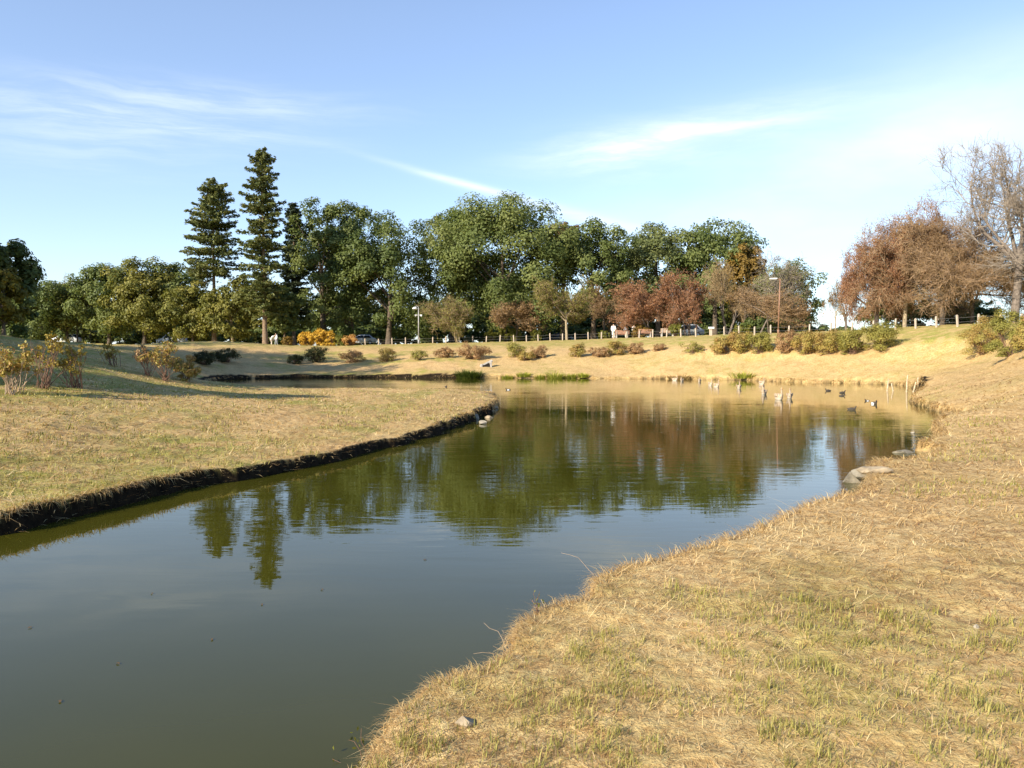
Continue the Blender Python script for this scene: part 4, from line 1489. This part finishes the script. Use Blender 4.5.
# ------------------------------------------------------------------ birds
def goose_tree(lab):
    t = thing("goose", lab, "goose", (0, 0, 0), 0, "geese on the pond")
    pts = [(.40, 0, .20), (.26, 0, .14), (.05, 0, .12), (-.16, 0, .13), (-.25, 0, .20), (-.255, 0, .30), (-.235, 0, .41), (-.25, 0, .475), (-.31, 0, .475)]
    rd = [(.02, .03), (.085, .10), (.13, .155), (.11, .13), (.062, .065), (.040, .040), (.036, .036), (.050, .046), (.026, .026)]
    skin("body", pts, [(i, i + 1) for i in range(len(pts) - 1)], rd, M['goose'], t, 2, 2)
    bm = bmesh.new()
    cyl(bm, (-.315, 0, .472), (-.40, 0, .452), .025, .011, 10)
    bm_obj("bill", bm, M['bill'], t, True)
    for s in (-1, 1):
        w = skin("wing", [(-.10, s * .125, .20), (.10, s * .135, .215), (.30, s * .07, .205)], [(0, 1), (1, 2)], [(.035, .07), (.04, .075), (.015, .02)], M['goose'], t, 1, 1)
    return t


def duck_tree(lab, dark=True):
    t = thing("duck", lab, "duck", (0, 0, 0), 0, "ducks on the pond")
    pts = [(.22, 0, .10), (.13, 0, .06), (.0, 0, .05), (-.10, 0, .06), (-.15, 0, .12), (-.17, 0, .19), (-.215, 0, .19)]
    rd = [(.012, .016), (.05, .06), (.075, .09), (.065, .07), (.034, .034), (.042, .038), (.022, .022)]
    skin("body", pts, [(i, i + 1) for i in range(len(pts) - 1)], rd, M['duck_dark'], t, 2, 2)
    bm = bmesh.new()
    cyl(bm, (-.225, 0, .185), (-.285, 0, .172), .018, .012, 8)
    bm_obj("bill", bm, M['bill'], t, True)
    if not dark:
        for s in (-1, 1):
            skin("flank", [(-.09, s * .052, .055), (.05, s * .062, .06), (.13, s * .03, .07)], [(0, 1), (1, 2)], [.04, .042, .02], M['duck_white'], t, 1, 1)
    return t


def on_water(px, py):
    x, y = at_z(px, py, 0)
    return x, y, -.03


GS = [(675, 380.6, 130, 1.0, "leftmost goose of the pond, first of a close pair"), (682, 381.4, 60, 1.0, "second goose of the leftmost pair, facing away from it"), (699.5, 381.8, 70, .95, "small goose between the two pairs"),
      (710.5, 385.6, 100, 1.0, "goose with raised head, left one of the second pair"), (716.5, 387, 110, 1.05, "goose lying low, right one of the second pair"), (739, 388.8, 80, 1.1, "goose alone in front of the yellow-green reeds"),
      (764, 394.5, 60, 1.15, "goose left of the two foremost ones, turned to the shore"), (779, 399.8, 95, 1.3, "foremost and largest goose, seen from behind"), (789.5, 398.4, 75, 1.15, "goose just right of the foremost one"),
      (762, 384.5, 110, 1.1, "goose farther out with its white head up, in front of the reeds")]
g0 = None
for px, py, az, sc, lab in GS:
    if g0 is None:
        g0 = goose_tree(lab)
        g0.location, g0.rotation_euler = on_water(px, py), (0, 0, R(az))
        o = g0
    else:
        o = dup(g0, on_water(px, py), R(az), lab)
    o.scale = (sc * .74, sc * .74, sc * .84)
DK = [(828, 391, 10, 1.1, "dark duck left of the other dark one near the right shore"), (842.5, 393, 190, 1.1, "dark duck nearest the far right bank"), (842, 396, 175, .9, "small dark duck just in front of another dark duck"),
      (852, 409.5, 170, 1.0, "dark duck lying low on the water, nearest the sky's reflection"), (446, 386.8, 120, .9, "dark duck in the channel behind the grassy spit")]
d0 = None
for px, py, az, sc, lab in DK:
    if d0 is None:
        d0 = duck_tree(lab)
        d0.location, d0.rotation_euler = on_water(px, py), (0, 0, R(az))
        o = d0
    else:
        o = dup(d0, on_water(px, py), R(az), lab)
    o.scale = (sc * .72, sc * .72, sc * .72)
DW = [(874, 404, 100, 1.25, "duck with white flanks near the right bank"), (508, 390, 10, .9, "pale duck out on the open water right of the grassy spit"), (867, 401, 20, .8, "smaller pale duck just left of the white flanked one")]
d1 = None
for px, py, az, sc, lab in DW:
    if d1 is None:
        d1 = duck_tree(lab, False)
        d1.location, d1.rotation_euler = on_water(px, py), (0, 0, R(az))
        o = d1
    else:
        o = dup(d1, on_water(px, py), R(az), lab)
    o.scale = (sc * .72, sc * .72, sc * .72)


# ------------------------------------------------------------------ stones, drain, stakes
def stone(px, py, size, lab, mat, seed, z=None, rz=0.0, jag=.28, name="stone", group=None):
    rng = random.Random(seed)
    bm = bmesh.new()
    bmesh.ops.create_icosphere(bm, subdivisions=3, radius=.5)
    cuts = []
    for _ in range(9):
        v = Vector((rng.uniform(-1, 1), rng.uniform(-1, 1), rng.uniform(-.5, 1))).normalized()
        cuts.append((v, rng.uniform(.20, .36)))
    for v in bm.verts:
        for nrm, dd in cuts:
            k = v.co.dot(nrm) - dd
            if k > 0:
                v.co -= nrm * k
        v.co += Vector((rng.uniform(-1, 1), rng.uniform(-1, 1), rng.uniform(-1, 1))) * .007
        v.co = Vector((v.co.x * size[0], v.co.y * size[1], v.co.z * size[2]))
    o = bm_obj(name, bm, M[mat])
    if z is None:
        x, y, z = hit(px, py, 2.0)
    else:
        x, y = at_z(px, py, z)
    o.location = (x, y, z + size[2] * .16)
    o.rotation_euler = (0, 0, rz)
    return tag(o, lab, "stone", group)


stone(852, 482, (.44, .34, .36), "pale angular stone at the water's edge, left of the flat slab", 'stone', 11, .0, .4, group="stones at the right shore")
stone(862, 474, (.42, .36, .24), "grey-brown stone between the pale angular one and the slab", 'stone', 17, .14, .9, group="stones at the right shore")
stone(871, 471, (.62, .30, .17), "flat dark slab stone leaning at the right shore", 'stone_brown', 12, .20, -.3, group="stones at the right shore")
stone(903, 453, (.46, .30, .12), "low grey stone awash in the muddy cove", 'stone', 13, .0, .2, group="stones at the right shore")
stone(912, 433, (.14, .10, .07), "small white stone just above the water in the muddy cove", 'stone_white', 18, .0, .2, group="stones at the right shore")
stone(463, 739, (.125, .09, .075), "small tan stone in the dry grass nearest the camera", 'stone_brown', 14, None, .5)
stone(977, 628, (.05, .04, .035), "white pebble lying on the near lawn", 'stone_white', 15, None, .5)
for px, py, s, m, lab, z in [(480, 413, (.20, .16, .34), 'stone_white', "white upright stone at the tip of the grassy spit", .05), (476.5, 418, (.24, .2, .26), 'stone_white', "white round stone left of the upright one at the spit's tip", .02),
                             (482.5, 424, (.40, .26, .16), 'stone_white', "largest pale stone awash below the spit's tip", 0.0), (490, 412, (.42, .3, .2), 'stone_brown', "brown stone at the outer end of the spit", .05),
                             (494.5, 408, (.35, .3, .18), 'stone_brown', "flat brown stone farthest out on the spit", .02), (489, 418, (.35, .25, .16), 'stone_brown', "low brown stone awash beside the largest pale one", .0)]:
    stone(px, py, s, lab, m, int(px * 3), z, px, group="stones at the spit's tip")


def drain():
    x, y, z = hit(485, 367)
    t = thing("drain_outlet", "small concrete drain outlet with a dark mouth in the far bank", "drain", (x, y, z), R(8))
    bm = bmesh.new()
    rt = Matrix.Rotation(R(-26), 3, 'Y')
    bx(bm, (.12, .10, .26), (1.15, .16, .20), rt, .02)
    bx(bm, (-.28, .16, .02), (.14, .5, .42), None, .02)
    bx(bm, (.50, .16, .18), (.14, .5, .62), None, .02)
    bm_obj("headwall", bm, M['concrete'], t)
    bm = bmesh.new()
    bx(bm, (.10, .14, .03), (.66, .30, .36), rt, .02)  # solid block, painted dark in place of a shaded opening
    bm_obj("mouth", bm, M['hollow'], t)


drain()

for k, (px, py, h, lean, lab) in enumerate([(887, 391, .62, .10, "leftmost pale stake in front of the dark bank hollow"), (893, 391, .40, -.2, "short stake second from the left at the bank hollow"),
                                             (906.5, 392, .85, .03, "tallest pale stake in front of the dark bank hollow"), (913, 392, .50, .25, "leaning stake right of the tallest one at the hollow"), (919, 391, .72, -.12, "rightmost stake at the end of the dark bank hollow")]):
    x, y = at_z(px, py, 0)
    rng = np.random.default_rng(880 + k)
    z = np.linspace(-.3, h, 6)
    pts = np.c_[lean * z + rng.normal(size=6) * .012, rng.normal(size=6) * .012, z]
    rr = np.linspace(.05, .032, 6)
    o = link("wooden_stake", segs_mesh("wooden_stake", [(pts[:-1], pts[1:], rr[:-1], rr[1:], 7)]), M['wood_grey'])
    o.location = (x, y, 0)
    tag(o, lab, "stake", "stakes at the bank hollow")


# ------------------------------------------------------------------ grass
def build_grass():
    rng = np.random.default_rng(5)
    # dry straw lying on the ground, near to middle distance
    n = 330000
    az = np.radians(rng.uniform(-40, 42, n))
    r = np.exp(rng.uniform(math.log(2.3), math.log(46), n))
    x, y = r * np.sin(az), r * np.cos(az)
    z, sd, s = ground_z(x, y, True)
    k = sd > .015
    x, y, z, r, sd = x[k], y[k], z[k], r[k], sd[k]
    n = len(x)
    sc = np.clip(r / 5.0, .8, 5.5)
    patch = fbm(x * .9, y * .9, 41, 3)
    tint = np.clip((patch - .5) * 1.5 + .5 + rng.normal(size=n) * .36, 0, 1)
    length = rng.uniform(.045, .13, n) * np.clip(sc, .8, 2.0)
    length = length * np.where(rng.uniform(size=n) < .03, 2.0, .85)
    head = rng.uniform(0, 6.283, n) * .75 + fbm(x * .5, y * .5, 43, 2) * 7
    tilt = np.abs(rng.normal(size=n)) * .22
    v, q, t, ti = blades(rng, np.c_[x, y, z - .004], head, tilt, length, .0036 * sc, rng.uniform(0, .5, n), tint)
    o = link("dry_grass", np_mesh("dry_grass", v, q, t, {'tint': ti}), M['straw'])
    o["kind"] = "stuff"
    # upright green blades: a thin scatter, and thick tufts on the right of the near lawn
    X, Y, HT = [], [], []
    for C, m, sp, thr, rmax, hh in ((6000, 8, .0085, .48, 36, .07), (800, 20, .0075, .45, 9, .09)):
        az = np.radians(rng.uniform(-40, 41, C))
        r = np.exp(rng.uniform(math.log(2.6), math.log(rmax), C))
        cx, cy = r * np.sin(az), r * np.cos(az)
        dens = fbm(cx * .55 + 7, cy * .55, 51, 3) + .22 * (cx > 1.1) * (r < 5.6) - .16 * (cx < 1.2) * (r < 7) + .12 * (cx < -3.5)
        k = dens > thr + (.12 if m > 20 else 0)
        cx, cy = np.repeat(cx[k], m), np.repeat(cy[k], m)
        rc = np.hypot(cx, cy)
        X.append(cx + rng.normal(size=len(cx)) * rc * sp)
        Y.append(cy + rng.normal(size=len(cx)) * rc * sp)
        HT.append(hh * rng.uniform(.35, 1.1, len(cx)))
    x, y, ht = np.concatenate(X), np.concatenate(Y), np.concatenate(HT)
    z, sd, s = ground_z(x, y, True)
    k = sd > .08
    x, y, z, ht = x[k], y[k], z[k], ht[k]
    r = np.hypot(x, y)
    n = len(x)
    sc = np.clip(r / 5, .8, 4)
    v, q, t, ti = blades(rng, np.c_[x, y, z - .005], rng.uniform(0, 6.28, n), rng.uniform(1.0, 1.5, n), ht * np.clip(sc, .8, 1.4), .005 * sc, rng.uniform(0, .5, n), rng.beta(2, 1.6, n))
    o = link("green_grass", np_mesh("green_grass", v, q, t, {'tint': ti}), M['blade'])
    o["kind"] = "stuff"
    # fringe hanging over the turf edge along the water
    seg = np.linalg.norm(PB - PA, axis=1)
    n = 90000
    i = rng.choice(len(PA), n, p=(seg / np.maximum(np.hypot(*PA.T), 2)) / (seg / np.maximum(np.hypot(*PA.T), 2)).sum())
    f = rng.uniform(size=n)[:, None]
    p = PA[i] * (1 - f) + PB[i] * f
    tg = unit(PB[i] - PA[i])
    nr = np.c_[-tg[:, 1], tg[:, 0]]                      # one of the two normals; turned to the water below
    test = shore_dist(p[:, 0] + nr[:, 0] * .3, p[:, 1] + nr[:, 1] * .3)
    nr = np.where((test > 0)[:, None], -nr, nr)
    r = np.hypot(p[:, 0], p[:, 1])
    sc = np.clip(r / 5, .8, 6)
    p = p - nr * (rng.uniform(-.03, .16, n) * np.clip(sc, 1, 1.6))[:, None]
    z, sd, s = ground_z(p[:, 0], p[:, 1], True)
    left = (p[:, 0] < -.35 * p[:, 1] * .0 - .6) & (p[:, 1] < 26)
    k = (z > np.where(left, .22, .08)) & (p[:, 1] > 0)
    p, z, nr, sc = p[k], z[k], nr[k], sc[k]
    n = len(p)
    head = np.arctan2(nr[:, 1], nr[:, 0]) + rng.normal(size=n) * .7
    tilt = rng.uniform(-.35, .75, n)
    v, q, t, ti = blades(rng, np.c_[p, z - .01], head, tilt, rng.uniform(.05, .17, n) * np.clip(sc, .8, 1.5) * np.where(p[:, 0] < -.6, .8, 1.0), .0036 * sc, rng.uniform(.3, 1.5, n), rng.beta(2, 2, n))
    o = link("bank_grass", np_mesh("bank_grass", v, q, t, {'tint': ti}), M['straw'])
    o["kind"] = "stuff"


build_grass()


def weed(px, py, lab, stems, seed, mat='pale_stem', zz=.12, leaves=0, cat="weed"):
    """a few bent stems standing in the water's edge; stems: (dx, dy, height)"""
    rng = np.random.default_rng(seed)
    x, y = at_z(px, py, zz)
    z = float(ground_z(x, y)[0])
    t = thing("weed", lab, cat, (x, y, max(z, -.1)), 0, "weeds at the near bank's edge")
    A, B, C, D = [], [], [], []
    tips = []
    for dx, dy, h in stems:
        ts = np.linspace(0, 1, 7)
        pts = np.c_[dx * ts ** 1.5, dy * ts ** 1.5, h * (ts - .22 * ts ** 3)] + np.r_[[[0, 0, 0]], rng.normal(size=(6, 3)) * .006]
        rr = np.linspace(.0028, .0010, 7)
        A.append(pts[:-1]); B.append(pts[1:]); C.append(rr[:-1]); D.append(rr[1:])
        tips.append(pts[2:])
    link("stems", segs_mesh("stems", [(np.concatenate(A), np.concatenate(B), np.concatenate(C), np.concatenate(D), 5)]), M[mat], t)
    if leaves:
        src = np.concatenate(tips)
        c = src[rng.integers(0, len(src), leaves)] + rng.normal(size=(leaves, 3)) * .02
        link("leaves", leaves_mesh("leaves", rng, c, rdirs(rng, leaves), rng.uniform(.012, .032, leaves), rng.uniform(0, 1, leaves), .5), M['clipped'], t)


weed(368, 735, "branching weed with a few small leaves leaning over the water nearest the camera", [(-.10, .02, .24), (-.16, -.02, .14), (-.05, .06, .28), (-.22, .03, .10), (.02, .03, .18)], 61, 'red_stem', .12, 46)
weed(338, 765, "two curled dry blades in the water at the bottom edge", [(-.06, .03, .10), (-.04, .01, .13), (.02, .02, .07)], 62, 'pale_stem', .05)
weed(510, 640, "fan of long pale grass blades bent over the water", [(-.16, .1, .26), (-.10, .0, .12), (-.22, -.05, .10), (-.05, .12, .20)], 63, 'pale_stem', .18)
weed(537, 618, "short feathery dead stalks at the bend of the near bank", [(-.02, .02, .20), (.02, .05, .17), (-.05, .03, .13), (.0, .0, .15)], 64, 'red_stem', .18, 14)
weed(597, 580, "single long grass stalk leaning left over the water", [(-.26, .08, .26)], 65, 'pale_stem', .18)
weed(735, 531, "thin stalk at the near bank by the reflected sky", [(-.06, .0, .20), (.02, .02, .12), (-.01, .03, .16)], 66, 'pale_stem', .18)


def floating_leaves():
    rng = np.random.default_rng(91)
    first = None
    for px, py in [(212, 640), (118, 664), (262, 605), (700, 537), (60, 702), (322, 590), (640, 470), (152, 594), (560, 500), (425, 560), (30, 628), (705, 478)]:
        x, y = at_z(px, py, 0)
        if first is None:
            v, q = leaf_quads(rng, np.zeros((1, 3)), np.array([[0, 0, 1.]]), .042, .4, np.array([[1., 0, 0]]))
            first = me = np_mesh("floating_leaf", v, q, None, {'tint': np.full(4, .3)})
            o = link("floating_leaf", me, M['brown_leaf'])
        else:
            o = link("floating_leaf", first)
        o.location = (x, y, .004)
        o.rotation_euler = (0, 0, rng.uniform(0, 6.28))
        o.scale = (1, 1, 1) if y < 9 else (1.5, 1.5, 1)
        tag(o, "tiny dry leaf floating on the open water", "leaf", "leaves floating on the pond")


floating_leaves()
